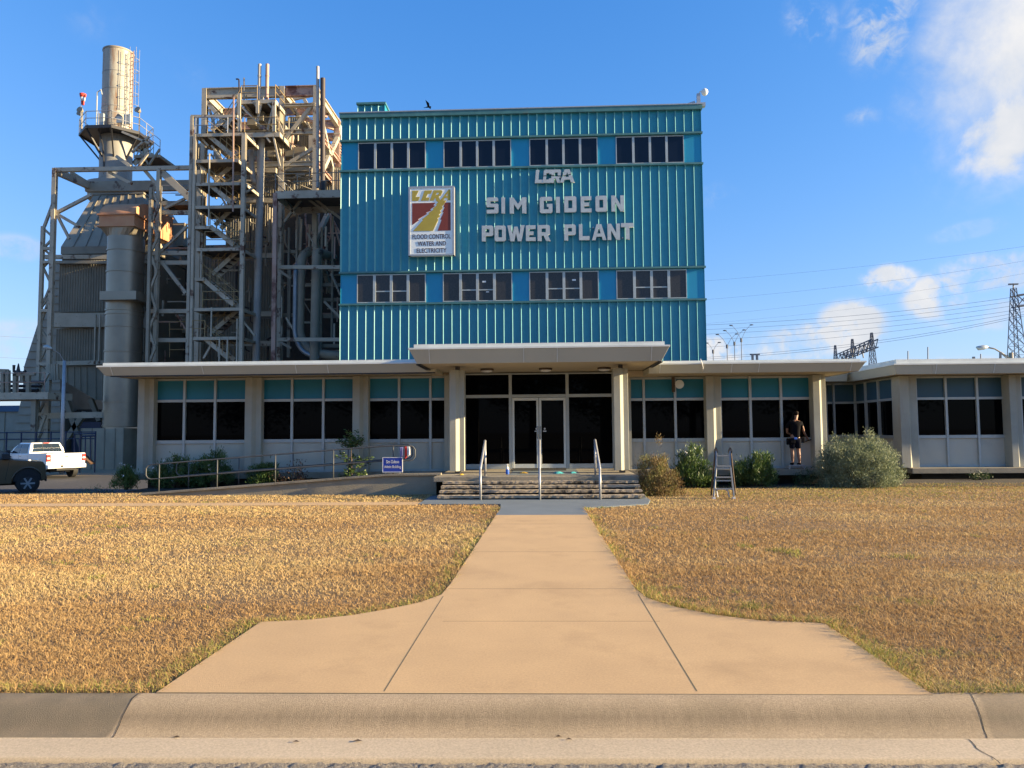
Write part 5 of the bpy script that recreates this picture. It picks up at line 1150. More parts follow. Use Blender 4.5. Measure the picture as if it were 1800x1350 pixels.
for k, (a, b) in enumerate((((365, 237), (410, 274)), ((411, 288), (377, 318)), ((366, 322), (409, 358)), ((411, 364), (378, 396)), ((370, 398), (411, 431)), ((418, 441), (373, 482)), ((356, 490), (411, 536)), ((417, 546), (372, 584)), ((360, 595), (402, 630)))):
    flight(stt, (*a, 46.4+.02*(k % 2)+(1.05 if k % 2 else 0)), (*b, 46.4+.02*(k % 2)+(1.05 if k % 2 else 0)))
for a, b in (((344, 285), (362, 300)), ((344, 330), (360, 348)), ((342, 365), (352, 392)), ((345, 440), (356, 450)), ((424, 560), (448, 590)), ((430, 340), (445, 330)), ((348, 236), (366, 256)), ((375, 600), (358, 630)), ((372, 256), (390, 280))): steel(stt, 'brace', (*a, 46.6), (*b, 46.6), .12)
for px, a, b in ((368, 270, 396), (410.5, 170, 372), (354, 440, 490), (372, 540, 592), (400, 592, 640), (386, 592, 640), (417, 560, 640)): steel(stt, 'thin_post', (px, a, 46.0), (px-1, b, 46.0), .075, None, 'steel_rust' if px == 410.5 else 'steel_paint')
pipe('curved_duct', 'dark curved duct inside the stair tower top', [(347, 300, 50), (349, 258, 50), (360, 256, 50), (380, 258, 50), (388, 300, 50)], .22, 'steel_gray', cat='duct')
for y0, y1, x in ((440, 640, 349), (300, 440, 352)): steel(stt, 'riser', (x, y0, 48.4), (x-3, y1, 48.4), .3)

# ------------------------------------------------------------------ LEFT EDGE: louvered housing, rack, small building
lh = thing('louvered_housing', 'pale beige housing with horizontal lapped siding and a flared foot at the far left', 'housing', (P(60, 700, 56).x, 56, YG))
pts = [P(x, y, 56) for x, y in ((92, 462), (106, 462), (106, 810), (10, 810), (24, 760), (40, 690), (42, 645), (66, 570), (88, 540))]
m = MB(); m.prism([(p.x, p.z) for p in pts], 'y', 56, 62); m.build('body', 'louver', lh)
zs = np.arange(YG+.2, P(100, 465, 56).z, .62)
edge = [(810, 10), (760, 24), (690, 40), (645, 42), (570, 66), (540, 88), (462, 92)]
for z in zs:
    py = 764-(z-1.6)*1300/56; pxl = np.interp(py, [e_[0] for e_ in edge][::-1], [e_[1] for e_ in edge][::-1]); xl = P(pxl, py, 56).x; MB().beam((xl, 55.95, z), (P(106, py, 56).x, 55.95, z), .10, .05).build('siding_board', 'louver', lh)
rk = thing('pipe_rack', 'rusty elevated pipe rack with valves and railings at the left edge', 'pipe rack', (P(20, 700, 46).x, 46, YG))
deck(rk, (-60, 691, 46), (84, 689, 46), 2.5, .45); railing(rk, [(-60, 689, 46.1), (78, 688, 46.1)], 1.2, 'steel_rust')
m = MB()
for z_, r_ in ((.15, .13), (.45, .10), (.75, .08)): m.tube([P(-60, 690, 47)+Vector((0, z_, z_)), P(64, 690, 47)+Vector((0, z_, z_))], r_, 8)
m.build('pipe_run', 'pipe_dark', rk)
for a, b in (((14, 690), (14, 651)), ((14, 652), (-20, 651)), ((27, 690), (27, 658)), ((24, 658), (62, 657)), ((39, 672), (39, 657)), ((50, 690), (50, 660)), ((5, 690), (5, 655))): steel(rk, 'pipe_loop', (*a, 46.6), (*b, 46.6), .22, None, 'steel_gray')
m = MB(); v = P(32, 655, 46.5); m.tube([v+Vector((-.3, 0, .5)), v+Vector((-.3, 0, .1)), v+Vector((.3, 0, .0)), v+Vector((.5, 0, .1))], .09, 8); m.tube([v+Vector((0, 0, 0)), v+Vector((0, 0, .6))], [.14, .03], 8); m.build('relief_valve', 'dark_iron', rk)
post(rk, 62, 690, 46.4, .3, 'steel_gray'); steel(rk, 'brace', (86, 655, 48), (66, 690, 48), .16); steel(rk, 'brace', (80, 730, 48), (64, 775, 48), .16)
sb = thing('small_building', 'low beige building with a blue roof edge at the far left', 'building', (P(0, 760, 60).x, 60, YG))
A = P(42, 716, 60); MB().box(A.x-30, A.x, 60, 66, YG, A.z-.35).build('wall', 'louver', sb); MB().box(A.x-30, A.x+.2, 59.8, 66.2, A.z-.349, A.z+.15).build('roof', 'blue_roof', sb)
m = MB()
for x in np.arange(A.x-12, A.x, 1.3): m.box(x-.03, x+.03, 59.94, 59.999, YG, A.z-.36)
m.box(A.x-12, A.x, 59.95, 59.998, 1.1, 1.16); m.build('wall_trim', 'casing', sb)
fn = thing('yard_fence', 'dark pipe fence crossing the yard behind the white pickup', 'fence', (P(60, 780, 44).x, 44, YG))
a, b = P(-40, 761, 44), P(168, 761, 44)
for z_ in (0, .4): MB().tube([(a.x, 44, a.z-z_), (b.x, 44, a.z-z_)], .035, 6).build('rail', 'blue_steel', fn)
for x in np.linspace(a.x, b.x, 9): MB().tube([(x, 44, YG), (x, 44, a.z+.05)], .045, 6).build('post', 'blue_steel', fn)
gt = thing('blue_gate', 'dark blue pipe gate with a rounded corner beside the duct base', 'gate', P(150, 808, 43.5))
m = MB(); g = [P(*q, 43.5) for q in ((140, 812), (140, 772), (145, 767), (168, 766))]; m.tube(g, .05, 8); g = [P(*q, 43.5) for q in ((131, 812), (131, 763), (168, 762))]; m.tube(g, .05, 8)
for x in (150, 159, 167): m.tube([P(x, 765, 43.5), P(x, 812, 43.5)], .035, 6)
m.build('gate_frame', 'blue_steel', gt)
# street lamp on a thin pole
lp = P(113.5, 634, 43); r = thing('street_lamp', 'tall galvanised lamp pole left of the low building with a cobra head lamp', 'street lamp', (lp.x, 43, YG))
m = MB(); m.tube([(lp.x, 43, YG), (lp.x, 43, lp.z)], [.13, .09], 12); m.build('pole', 'galv', r, smooth=True)
h = P(92, 613, 42.5); m = MB(); m.tube([(lp.x, 43, lp.z-.1), P(105, 622, 42.8), h], .02, 6); m.build('arm', 'galv', r)
m = MB(); q = P(77, 609, 42.4); m.tube([h, h.lerp(q, .3), h.lerp(q, .75), q], [.05, .13, .15, .06], 12); m.build('lamp_head', 'aluminium', r, smooth=True)
# ------------------------------------------------------------------ PLANTS
def leaves(centers, n, ln, wd, spread, tint, up=.3, rnd=None, out_dir=None):
    """n leaf quads gaussian around random centers"""
    r = rnd or rng; k = r.integers(0, len(centers), n); c = centers[k]+r.normal(0, 1, (n, 3))*spread
    d = r.normal(0, 1, (n, 3)); d[:, 2] = np.abs(d[:, 2])*up*2+up
    if out_dir is not None: d += out_dir[k]
    d /= np.linalg.norm(d, axis=1)[:, None]; q = r.normal(0, 1, (n, 3)); s = np.cross(d, q); s /= np.linalg.norm(s, axis=1)[:, None]+1e-9
    L = ln*r.uniform(.6, 1.25, n)[:, None]; W = wd*r.uniform(.7, 1.2, n)[:, None]
    V = np.stack([c, c+d*L*.5+s*W*.5, c+d*L, c+d*L*.5-s*W*.5], 1).reshape(-1, 3)
    Fc = (np.arange(n)*4)[:, None]+np.arange(4)[None]
    return V, Fc, np.repeat(np.clip(tint[k]+r.normal(0, .18, n), 0, 1), 4)
def shrub(name, label, cat, base, rx, ry, h, n, mt, ln=.07, wd=.02, nb=60, group=None, up=.5, flowers=0, low=.15, irregular=.25, stems=14, seed=0, spread=.06):
    r = np.random.default_rng(seed+5); base = Vector(base); t = thing(name, label, cat, base, group)
    a = r.uniform(0, 2*np.pi, nb); el = np.arcsin(r.uniform(low, 1, nb)); rad = r.uniform(.55, 1.0, nb)*(1+r.normal(0, irregular, nb)*.5)
    C_ = np.stack([np.cos(a)*np.cos(el)*rx*rad, np.sin(a)*np.cos(el)*ry*rad, np.sin(el)*h*rad], 1)+np.array(base)
    C_[:, 2] = np.maximum(C_[:, 2], base.z+.04)
    od = (C_-np.array(base)); od /= np.linalg.norm(od, axis=1)[:, None]+1e-9
    tint = r.uniform(.1, .9, nb)
    V, Fc, T = leaves(C_, n, ln, wd, spread*np.array([1, 1, 1.2]), tint, up, r, od*.9)
    V[:, 2] = np.maximum(V[:, 2], base.z+.005)
    link(np_mesh('foliage', V, Fc, T), 'foliage', mt, t)
    m = MB()
    for i in range(min(stems, nb)):
        c = Vector(C_[i]); b = base+Vector((r.normal(0, rx*.12), r.normal(0, ry*.12), 0)); mid = b.lerp(c, .5)+Vector((0, 0, h*.08)); m.tube([b, mid, c], [.014, .010, .004], 5)
    m.build('stem', 'bark', t)
    if flowers:
        m = MB()
        for i in range(flowers):
            c = Vector(C_[r.integers(0, nb)])+Vector((r.normal(0, .08), -abs(r.normal(0, .10)), abs(r.normal(0, .12))+.05))
            for j in range(6):
                q = Vector((r.normal(0, .022), r.normal(0, .022), r.normal(0, .018))); p = c+q; s_ = .022
                u = Vector(r.normal(0, 1, 3)).normalized()*s_; v = Vector(r.normal(0, 1, 3)).normalized()*s_; m.add([p-u, p-v, p+u, p+v], [(0, 1, 2, 3)])
        link(m.mesh('flower', fix=False), 'flower', 'petal', t)
    return t
def at(px, py, Y): q = P(px, py, Y); return q
def gx(px, Y): return P(px, 840, Y).x
OL = 'oleander bushes along the low building'
shrub('oleander_bush', 'dark oleander with white flowers at the left corner of the low building', 'bush', (gx(222, 21), 21, -.03), .30, .3, .62, 2200, 'leaf_oleander', .11, .022, 46, OL, flowers=4, seed=1)
shrub('oleander_bush', 'long oleander with many white flowers behind the low end of the ramp railing', 'bush', (gx(308, 21.3), 21.3, -.01), .75, .4, .80, 5200, 'leaf_oleander', .11, .022, 80, OL, flowers=9, seed=2)
shrub('oleander_bush', 'oleander with a tall flowering shoot behind the ramp railing', 'bush', (gx(375, 21.3), 21.3, -.01), .62, .4, 1.05, 4400, 'leaf_oleander', .11, .022, 60, OL, flowers=6, seed=3)
shrub('oleander_bush', 'plain dark oleander at the second pilaster behind the ramp', 'bush', (gx(462, 21.3), 21.3, -.01), .48, .35, .82, 3000, 'leaf_oleander', .11, .022, 50, OL, seed=4)
shrub('nandina_bush', 'small reddish loose shrub behind the ramp railing', 'bush', (gx(516, 21.2), 21.2, -.01), .42, .3, .72, 700, 'leaf_red', .07, .035, 30, seed=6, spread=.10)
shrub('oleander_bush', 'bright oleander with pale blooms left of the stepladder', 'bush', (gx(1216, 20.9), 20.9, -.02), .62, .45, .98, 5200, 'leaf_oleander', .12, .024, 70, OL, flowers=7, seed=7, low=.05)
shrub('oleander_bush', 'bright oleander without blooms right of the stepladder', 'bush', (gx(1326, 20.9), 20.9, -.02), .66, .45, .92, 5400, 'leaf_oleander', .12, .024, 75, OL, seed=8, low=.05)
shrub('dry_shrub', 'rounded brown and olive shrub at the right end of the steps', 'bush', (gx(1152, 18.6), 18.5, -.03), .52, .5, 1.08, 9000, 'leaf_brown', .075, .014, 110, seed=9, up=.9, low=.0, spread=.055, stems=40)
sg = shrub('sage_bush', 'large gray green sage bush in front of the right wing', 'bush', (gx(1508, 20.9), 20.9, -.03), 1.20, .85, 1.42, 40000, 'leaf_sage', .055, .020, 330, seed=10, up=.6, low=.0, irregular=.16, stems=60, spread=.075)
shrub('low_shrub', 'low gray shrub in the shade under the slab edge left of the sage bush', 'bush', (gx(1415, 21.2), 21.1, -.02), .45, .25, .34, 900, 'leaf_dark', .05, .02, 30, seed=11)
shrub('low_shrub', 'tiny dark shrub under the slab edge of the right wing', 'bush', (gx(1716, 23.2), 23.0, -.03), .35, .2, .22, 500, 'leaf_dark', .05, .02, 20, seed=12)
shrub('sage_bush', 'low gray green bush by the driveway left of the low building', 'bush', (gx(168, 22.6), 22.6, -.75), .55, .45, .60, 4200, 'leaf_sage', .05, .02, 60, seed=13, low=.0)
shrub('sage_bush', 'very small bush at the corner of the low building near the driveway bush', 'bush', (gx(192, 22.2), 22.2, -.5), .22, .25, .35, 900, 'leaf_dark', .05, .02, 20, seed=14, low=.0)
def sapling():
    r = np.random.default_rng(77); b = Vector((gx(621, 21.0), 20.9, -.01)); t = thing('sapling', 'young leafy tree growing behind the ramp railing beside the third pilaster', 'tree', b)
    top = P(618, 763, 20.9); H = top.z-b.z; m = MB(); m.tube([b, b+Vector((-.03, 0, H*.5)), b+Vector((-.05, 0, H*.95))], [.022, .016, .006], 6)
    cen = []; 
    for i in range(34):
        f = r.uniform(.12, 1); a = r.uniform(0, 6.28); L_ = .62*(1-abs(f-.55)*1.1)*r.uniform(.5, 1.1); s = b+Vector((-.04*f, 0, H*f*.9)); e = s+Vector((math.cos(a)*L_, math.sin(a)*L_, .10+.15*f)); m.tube([s, e], [.008, .003], 4)
        for q in np.linspace(.3, 1, 5): cen.append(tuple(s.lerp(e, q)))
    m.build('trunk', 'bark', t); cen = np.array(cen)
    V, Fc, T = leaves(cen, 1500, .085, .04, np.array([.03, .03, .03]), r.uniform(.0, 1, len(cen)), .05, r); link(np_mesh('crown', V, Fc, T), 'crown', 'leaf_oleander', t)
sapling()
def tree(label, x, y, h, rr, seed, mt='leaf_dark'):
    r = np.random.default_rng(seed); b = Vector((x, y, -.25)); t = thing('tree', label, 'tree', b, 'trees across the road')
    m = MB(); m.tube([b, b+Vector((.1, 0, h*.35)), b+Vector((0, .1, h*.8))], [.35, .27, .08], 9); cen = []
    for i in range(26):
        a = r.uniform(0, 6.28); f = r.uniform(.25, .9); L_ = rr*r.uniform(.6, 1.05)*math.sin(math.pi*min(1, f*.9+.12)); s = b+Vector((0, 0, h*f*.8)); e = s+Vector((math.cos(a)*L_, math.sin(a)*L_, h*.14)); m.tube([s, s.lerp(e, .5)+Vector((0, 0, .2)), e], [.10, .06, .02], 5)
        for q in np.linspace(.35, 1.05, 5): cen.append(tuple(s.lerp(e, q)+Vector(r.normal(0, .3, 3))))
    m.build('trunk', 'bark', t); cen = np.array(cen)
    V, Fc, T = leaves(cen, 9000, .36, .20, np.array([.55, .55, .5]), r.uniform(0, 1, len(cen)), .1, r); link(np_mesh('crown', V, Fc, T), 'crown', mt, t)
for i, (x, y, h, rr) in enumerate(((-26, -22, 12, 5.5), (-17, -25, 14, 6), (-8, -22, 12, 5.5), (-1, -27, 14.5, 6), (6, -23, 12, 5.5), (14, -26, 14, 6), (23, -23, 13, 6), (32, -25, 13, 6))):
    tree('broad leafy tree across the road, reflected dimly in the dark windows', x, y, h, rr, 100+i)

# ------------------------------------------------------------------ LADDER, BUCKET, PERSON, STOOL
def ladder():
    Y0 = 17.5; b = G(1271, 872); b = Vector((b.x, Y0, -.02)); t = thing('stepladder', 'folded aluminium multi position stepladder standing open on the lawn', 'ladder', b)
    q = lambda px, py, Y: P(px, py, Y)
    m = MB()
    for pts in (((1259, 794, 17.75), (1259, 822, 17.6), (1255, 873, 17.35)), ((1283, 794, 17.75), (1284, 822, 17.6), (1290, 873, 17.35))):
        m.beam(q(*pts[0]), q(*pts[1]), .03, .07); m.beam(q(*pts[1]), q(*pts[2]), .03, .07)
    m.build('front_rails', 'ladder_gray', t)
    m = MB()
    for pts in (((1257.5, 794, 17.80), (1250, 871, 18.4)), ((1284.5, 794, 17.80), (1293, 869, 18.4))): m.beam(q(*pts[0]), q(*pts[1]), .025, .06)
    m.build('rear_rails', 'bark', t)
    for py, a, c, Yq in ((801, 1260, 1283, 17.72), (819.5, 1259, 1284, 17.6), (839, 1258, 1285.5, 17.5), (859.5, 1257, 1287.5, 17.42)):
        m = MB(); A, B = q(a, py, Yq), q(c, py, Yq); m.box(A.x, B.x, Yq-.04, Yq+.05, A.z-.016, A.z+.016); m.build('rung', 'ladder_gray', t)
    for py, a, c, Yq in ((824, 1257, 1286, 18.05), (845, 1254, 1288, 18.2)):
        m = MB(); A, B = q(a, py, Yq), q(c, py, Yq); m.box(A.x, B.x, Yq-.03, Yq+.03, A.z-.014, A.z+.014); m.build('rung', 'aluminium', t)
    for px in (1258.5, 1283.5):
        m = MB(); A = q(px, 793, 17.77); m.tube([A+Vector((-.035, 0, 0)), A+Vector((.035, 0, 0))], .05, 12); m.build('hinge', 'dark_iron', t, auto=30)
        m = MB(); m.box(A.x-.02, A.x+.02, A.y-.03, A.y+.03, A.z+.02, A.z+.085); m.build('hinge_lock', 'dark_iron', t)
    m = MB(); m.beam(q(1259, 858, 17.42), q(1262, 874, 17.36), .02); m.beam(q(1285, 858, 17.42), q(1276, 862, 17.4), .02); m.beam(q(1279, 862, 17.4), q(1282, 874, 17.36), .02); m.build('brace', 'galv', t)
    for px in (1255, 1290): m = MB(); A = q(px, 874.5, 17.35); m.box(A.x-.03, A.x+.03, A.y-.05, A.y+.05, -.02, .02); m.build('foot', 'plastic_white', t)
ladder()
c = G(1221, 852); bk = thing('bucket', 'small white bucket with a rag on the grass between steps and stepladder', 'bucket', (c.x, c.y, -.02))
MB().tube([(c.x, c.y, -.015), (c.x, c.y, .17)], [.075, .095], 16).build('pail', 'plastic_white', bk, auto=40)
MB().tube([(c.x, c.y, .171), (c.x, c.y, .18)], [.098, .085], 16).build('rim', 'bark', bk, auto=40)
def skin(name, pts, edges, mt, parent, sub=2, root=0):
    me = D.meshes.new(name); me.from_pydata([p[:3] for p in pts], edges, []); o = D.objects.new(name, me); COL.objects.link(o)
    md = o.modifiers.new('s', 'SKIN'); md.use_smooth_shade = True; sv = me.skin_vertices[0].data
    for i, p in enumerate(pts):
        r_ = p[3] if isinstance(p[3], tuple) else (p[3], p[3]); sv[i].radius = r_
    sv[root].use_root = True
    s = o.modifiers.new('sub', 'SUBSURF'); s.levels = sub; s.render_levels = sub
    dg = bpy.context.evaluated_depsgraph_get(); m2 = D.meshes.new_from_object(o.evaluated_get(dg)); D.objects.remove(o); m2.materials.clear()
    m2.polygons.foreach_set('use_smooth', [True]*len(m2.polygons)); return link(m2, name, mt, parent)
def person():
    Y = 21.58; f = P(1399, 820, Y); zs_ = .43+.11; cxp = f.x; K = .90
    p = thing('person', 'person in black T-shirt and dark shorts on a low step wiping the window', 'person', (cxp, Y, zs_))
    B = lambda x, y, z, r_: (cxp+x*K, Y+y*K, zs_+z*K, tuple(q*K for q in r_) if isinstance(r_, tuple) else r_*K)
    # seen from behind; facing the glass (+Y), leaning and reaching to the right
    pts = [B(.0, -.02, .86, (.135, .10)), B(.01, .0, 1.02, (.125, .09)), B(.03, .03, 1.20, (.155, .10)), B(.05, .06, 1.34, (.15, .085)), B(.07, .08, 1.42, .055), B(.085, .11, 1.48, .05),
           B(-.085, -.01, .80, .095), B(-.095, .01, .44, .062), B(-.10, -.01, .30, .060), B(-.10, -.02, .09, .038), B(-.10, -.01, .045, .036), B(-.105, .12, .03, .032),
           B(.085, -.01, .80, .095), B(.095, .01, .44, .062), B(.105, -.01, .30, .060), B(.11, -.02, .09, .038), B(.11, -.01, .045, .036), B(.12, .12, .03, .032),
           B(-.13, .07, 1.35, .055), B(-.20, .10, 1.24, .048), B(-.17, .22, 1.02, .038), B(-.06, .30, .98, .028),
           B(.22, .07, 1.33, .055), B(.28, .10, 1.20, .046), B(.36, .17, 1.00, .038), B(.47, .28, .88, .028),
           B(.50, .30, .85, .026)]
    ed = [(0, 1), (1, 2), (2, 3), (3, 4), (4, 5), (0, 6), (6, 7), (7, 8), (8, 9), (9, 10), (10, 11), (0, 12), (12, 13), (13, 14), (14, 15), (15, 16), (16, 17), (3, 18), (18, 19), (19, 20), (20, 21), (3, 22), (22, 23), (23, 24), (24, 25), (25, 26)]
    # head grown from the neck
    n0 = len(pts); pts += [B(.115, .15, 1.545, (.062, .070)), B(.115, .16, 1.62, (.078, .088)), B(.11, .15, 1.69, (.062, .072))]; ed += [(5, n0), (n0, n0+1), (n0+1, n0+2)]
    # nose and ears
    n1 = len(pts); pts += [B(.165, .235, 1.58, .014)]; ed += [(n0+1, n1)]
    # fingers and thumbs of both hands
    def hand(wrist, tip, cx_, cy_, cz_, sx, sy):
        nonlocal pts, ed
        for k in range(4):
            a = len(pts); L_ = (.050, .060, .056, .044)[k]
            pts += [B(cx_+.012*k*sx-.018, cy_+.02*sy, cz_-.012*k, .0095), B(cx_+.012*k*sx-.012+L_*.5, cy_+.035*sy, cz_-.014*k+.006, .0088), B(cx_+.012*k*sx-.008+L_*.9, cy_+.030*sy, cz_-.014*k-.012, .0075)]
            ed += [(wrist, a), (a, a+1), (a+1, a+2)]
        a = len(pts); pts += [B(cx_-.01, cy_+.005, cz_+.03, .010), B(cx_+.01, cy_+.02, cz_+.055, .0085)]; ed += [(wrist, a), (a, a+1)]
    hand(26, 0, .515, .315, .83, .4, 1); hand(21, 0, -.02, .335, .965, .4, 1)
    skin('body', pts, ed, 'skin', p, 2)
    sh = [B(.0, -.02, .80, (.165, .135)), B(.01, .0, 1.02, (.150, .115)), B(.03, .03, 1.20, (.180, .125)), B(.05, .06, 1.335, (.165, .105)), B(.065, .08, 1.395, (.075, .075)),
          B(-.13, .07, 1.345, .075), B(-.20, .10, 1.24, .068), B(-.195, .15, 1.17, .062), B(.22, .07, 1.33, .075), B(.27, .12, 1.21, .066), B(.295, .15, 1.13, .060)]
    skin('t_shirt', sh, [(0, 1), (1, 2), (2, 3), (3, 4), (3, 5), (5, 6), (6, 7), (3, 8), (8, 9), (9, 10)], 'black_cloth', p, 2)
    so = [B(.0, -.02, .90, (.165, .13)), B(.0, -.02, .82, (.16, .13)), B(-.088, -.01, .74, .115), B(-.095, .0, .50, .098), B(.088, -.01, .74, .115), B(.098, .0, .50, .098)]
    skin('shorts', so, [(0, 1), (1, 2), (2, 3), (1, 4), (4, 5)], 'navy_cloth', p, 2)
    hr = [B(.085, .085, 1.575, (.062, .050)), B(.098, .115, 1.645, (.090, .085)), B(.105, .14, 1.71, (.080, .085))]
    skin('hair', hr, [(0, 1), (1, 2)], 'hair', p, 2)
    for s_ in (-1, 1):
        x = -.103 if s_ < 0 else .112
        skin('shoe', [B(x, -.06, .035, (.042, .036)), B(x, .03, .038, (.046, .036)), B(x+.006*s_, .16, .028, (.042, .026))], [(0, 1), (1, 2)], 'black_cloth', p, 2)
        skin('sock', [B(x, -.018, .07, .044), B(x, -.018, .15, .046)], [(0, 1)], 'white_cloth', p, 1)
    # tool pouches hung round the waist
    for (x, y, z, a, b_, c_) in ((-.21, -.06, .74, .07, .06, .16), (.22, -.02, .78, .065, .06, .12), (-.13, -.15, .76, .08, .04, .12), (.27, .05, .82, .05, .05, .08)):
        MB().box(cxp+(x-a)*K, cxp+(x+a)*K, Y+(y-b_)*K, Y+(y+b_)*K, zs_+(z-c_/2-.02)*K, zs_+(z+c_/2+.03)*K).build('tool_pouch', 'black_cloth', p, bevel=.02)
    m = MB(); m.box(cxp-.08, cxp+.0, Y-.185, Y-.165, zs_+.73, zs_+.79); m.build('cloth_tag', 'bright_blue', p, bevel=.005)
    # squeegee in the hand
    sq = thing('squeegee', 'small window squeegee held by the person against the glass', 'squeegee', (cxp+.50, Y+.33, zs_+.78))
    m = MB(); m.beam((cxp+.45, Y+.30, zs_+.79), (cxp+.49, Y+.33, zs_+.70), .02); m.build('handle', 'dark_iron', sq)
    m = MB(); m.beam((cxp+.40, Y+.34, zs_+.66), (cxp+.60, Y+.34, zs_+.72), .018, .03); m.build('blade', 'black_rubber', sq)
    s = thing('step_stool', 'low gray step stool under the feet of the person', 'stool', (cxp, Y, .43))
    m = MB(); m.box(cxp-.23, cxp+.25, Y-.13, Y+.20, .512, .539); m.build('seat', 'galv', s, bevel=.006)
    for sx in (-.20, .20):
        for sy in (-.10, .16): m = MB(); m.beam((cxp+sx, Y+sy, .511), (cxp+sx*1.1, Y+sy, .431), .03); m.build('leg', 'galv', s)
person()

# ------------------------------------------------------------------ PICKUP TRUCKS
def pickup(name, label, loc, heading, paint, tail=True, plate_=True):
    t = thing(name, label, 'pickup truck', (0, 0, 0)); L_ = 5.9
    def arch(cx_, r_, z0): return [(cx_+r_*math.cos(a), z0+r_*math.sin(a)) for a in np.linspace(0, math.pi, 11)]
    prof = [(-2.88, .62), (-2.90, 1.30), (-2.88, 1.34), (-.95, 1.34), (-.90, 1.30), (1.20, 1.30), (1.35, 1.28), (2.55, 1.20), (2.85, 1.08), (2.92, .90), (2.92, .55), (2.42, .48)]+arch(1.90, .50, .50)[:]+[(1.35, .42), (-1.30, .42)]+arch(-1.85, .50, .50)+[(-2.40, .50), (-2.6, .56)]
    m = MB(); m.prism(prof, 'y', -.99, .99); m.build('body', paint, t, bevel=.035)
    # cab
    def ring(x0, x1, w_, z): return [(x0, -w_, z), (x1, -w_, z), (x1, w_, z), (x0, w_, z)]
    m = MB(); v = ring(-.92, 1.30, .93, 1.28)+ring(-.86, .98, .86, 1.60)+ring(-.70, .45, .74, 1.90); f = [(3, 2, 1, 0), (8, 9, 10, 11)]
    for k in (0, 4): f += [(k+i, k+(i+1) % 4, k+4+(i+1) % 4, k+4+i) for i in range(4)]
    m.add(v, f); m.build('cab', paint, t, bevel=.05)
    def lerp3(a, b, u): return tuple(a[i]+(b[i]-a[i])*u for i in range(3))
    for s in (-1, 1):   # side windows
        for (xa, xb, xc, xd) in ((-.72, .05, -.60, .05), (.13, 1.05, .13, .50)):
            m = MB()
            def row(x0_, x1_, w_, z_): return [(x0_, s*w_, z_), (x1_, s*w_, z_), (x1_, s*(w_-.06), z_), (x0_, s*(w_-.06), z_)]
            v_ = row(xa, xb, .937, 1.33)+row(xa+(xc-xa)*.54, xb+(xd-xb)*.54, .877, 1.60)+row(xc, xd, .788, 1.83); f_ = [(0, 1, 2, 3), (8, 9, 10, 11)]
            for k_ in (0, 4): f_ += [(k_+i, k_+(i+1) % 4, k_+4+(i+1) % 4, k_+4+i) for i in range(4)]
            m.add(v_, f_); m.build('side_window', 'car_glass', t)
    for (x0, z0, x1, z1, n_) in ((-.925, 1.40, -.755, 1.84, 'rear_window'), (1.235, 1.36, .52, 1.85, 'windshield')):
        w0, w1 = .78, .64; e = -.012 if n_ == 'rear_window' else .03
        m = MB(); m.add([(x0+e, -w0, z0), (x0+e, w0, z0), (x1+e, w1, z1), (x1+e, -w1, z1), (x0-e*3, -w0, z0), (x0-e*3, w0, z0), (x1-e*3, w1, z1), (x1-e*3, -w1, z1)], [(0, 1, 2, 3), (7, 6, 5, 4), (0, 4, 5, 1), (1, 5, 6, 2), (2, 6, 7, 3), (3, 7, 4, 0)]); o = m.build(n_, 'car_glass', t)
        if n_ == 'rear_window':
            m = MB()
            for y in (-.22, .22): m.beam((x0-.018, y, z0+.02), (x1-.018, y, z1-.02), .015, .02)
            m.build('slider_frame', 'dark_iron', o)
    MB().box(-.79, -.72, -.16, .16, 1.86, 1.895).build('brake_lamp', 'red_lamp', t)
    MB().box(-2.80, -.98, -.86, .86, 1.341, 1.346).build('bed_liner', 'black_rubber', t)
    for x in (-1.85, 1.90):
        for s in (-1, 1):
            w_ = MB(); w_.tube([(x, s*.70, .41), (x, s*.73, .41), (x, s*.95, .41), (x, s*.985, .41)], [.36, .41, .41, .375], 28); o = w_.build('wheel', 'black_rubber', t, auto=35)
            w_ = MB(); w_.tube([(x, s*.96, .41), (x, s*.992, .41)], [.27, .25], 24)
            o2 = w_.build('rim', 'dark_iron', o, auto=30)
            w_ = MB()
            for k in range(6): a = k*math.pi/3; w_.beam((x+.07*math.cos(a), s*.998, .41+.07*math.sin(a)), (x+.24*math.cos(a), s*.998, .41+.24*math.sin(a)), .06, .05, (0, 1, 0))
            w_.tube([(x, s*.99, .41), (x, s*1.01, .41)], .07, 12); w_.build('spokes', 'galv', o)
            m = MB(); arc = arch(x, .53, .50); m.tube([(a, s*.985, b) for a, b in arc], .03, 6); m.build('fender_flare', paint, t, smooth=True)
            MB().prism(arch(x, .49, .50)+[], 'y', s*.45, s*.975).build('wheel_well', 'black_rubber', t)
    MB().box(-2.3, 2.3, -.5, .5, .34, .50).build('chassis', 'black_rubber', t)
    # tail
    MB().box(-2.925, -2.885, -.78, .78, .80, 1.32).build('tailgate', paint, t, bevel=.015)
    MB().box(-2.94, -2.926, -.10, .10, 1.14, 1.19).build('tailgate_handle', 'dark_iron', t)
    for s in (-1, 1):
        MB().box(-2.93, -2.84, s*.80, s*.995, .92, 1.28).build('tail_lamp', 'red_lamp', t, bevel=.015)
        MB().box(-2.936, -2.931, s*.83, s*.97, 1.05, 1.13).build('reverse_lamp', 'plastic_white', t)
        MB().box(2.80, 2.935, s*.70, s*.98, .88, 1.06).build('headlight', 'plastic_white', t, bevel=.02)
        m = MB(); m.box(1.02, 1.16, s*.98, s*1.22, 1.30, 1.50); m.beam((1.08, s*.90, 1.36), (1.08, s*1.0, 1.38), .05); m.build('side_mirror', 'dark_iron', t, bevel=.03)
        MB().box(-.2, .0, s*.993, s*1.003, 1.16, 1.19).build('door_handle', 'dark_iron' if paint == 'truck_dark' else 'chrome', t)
        m = MB()
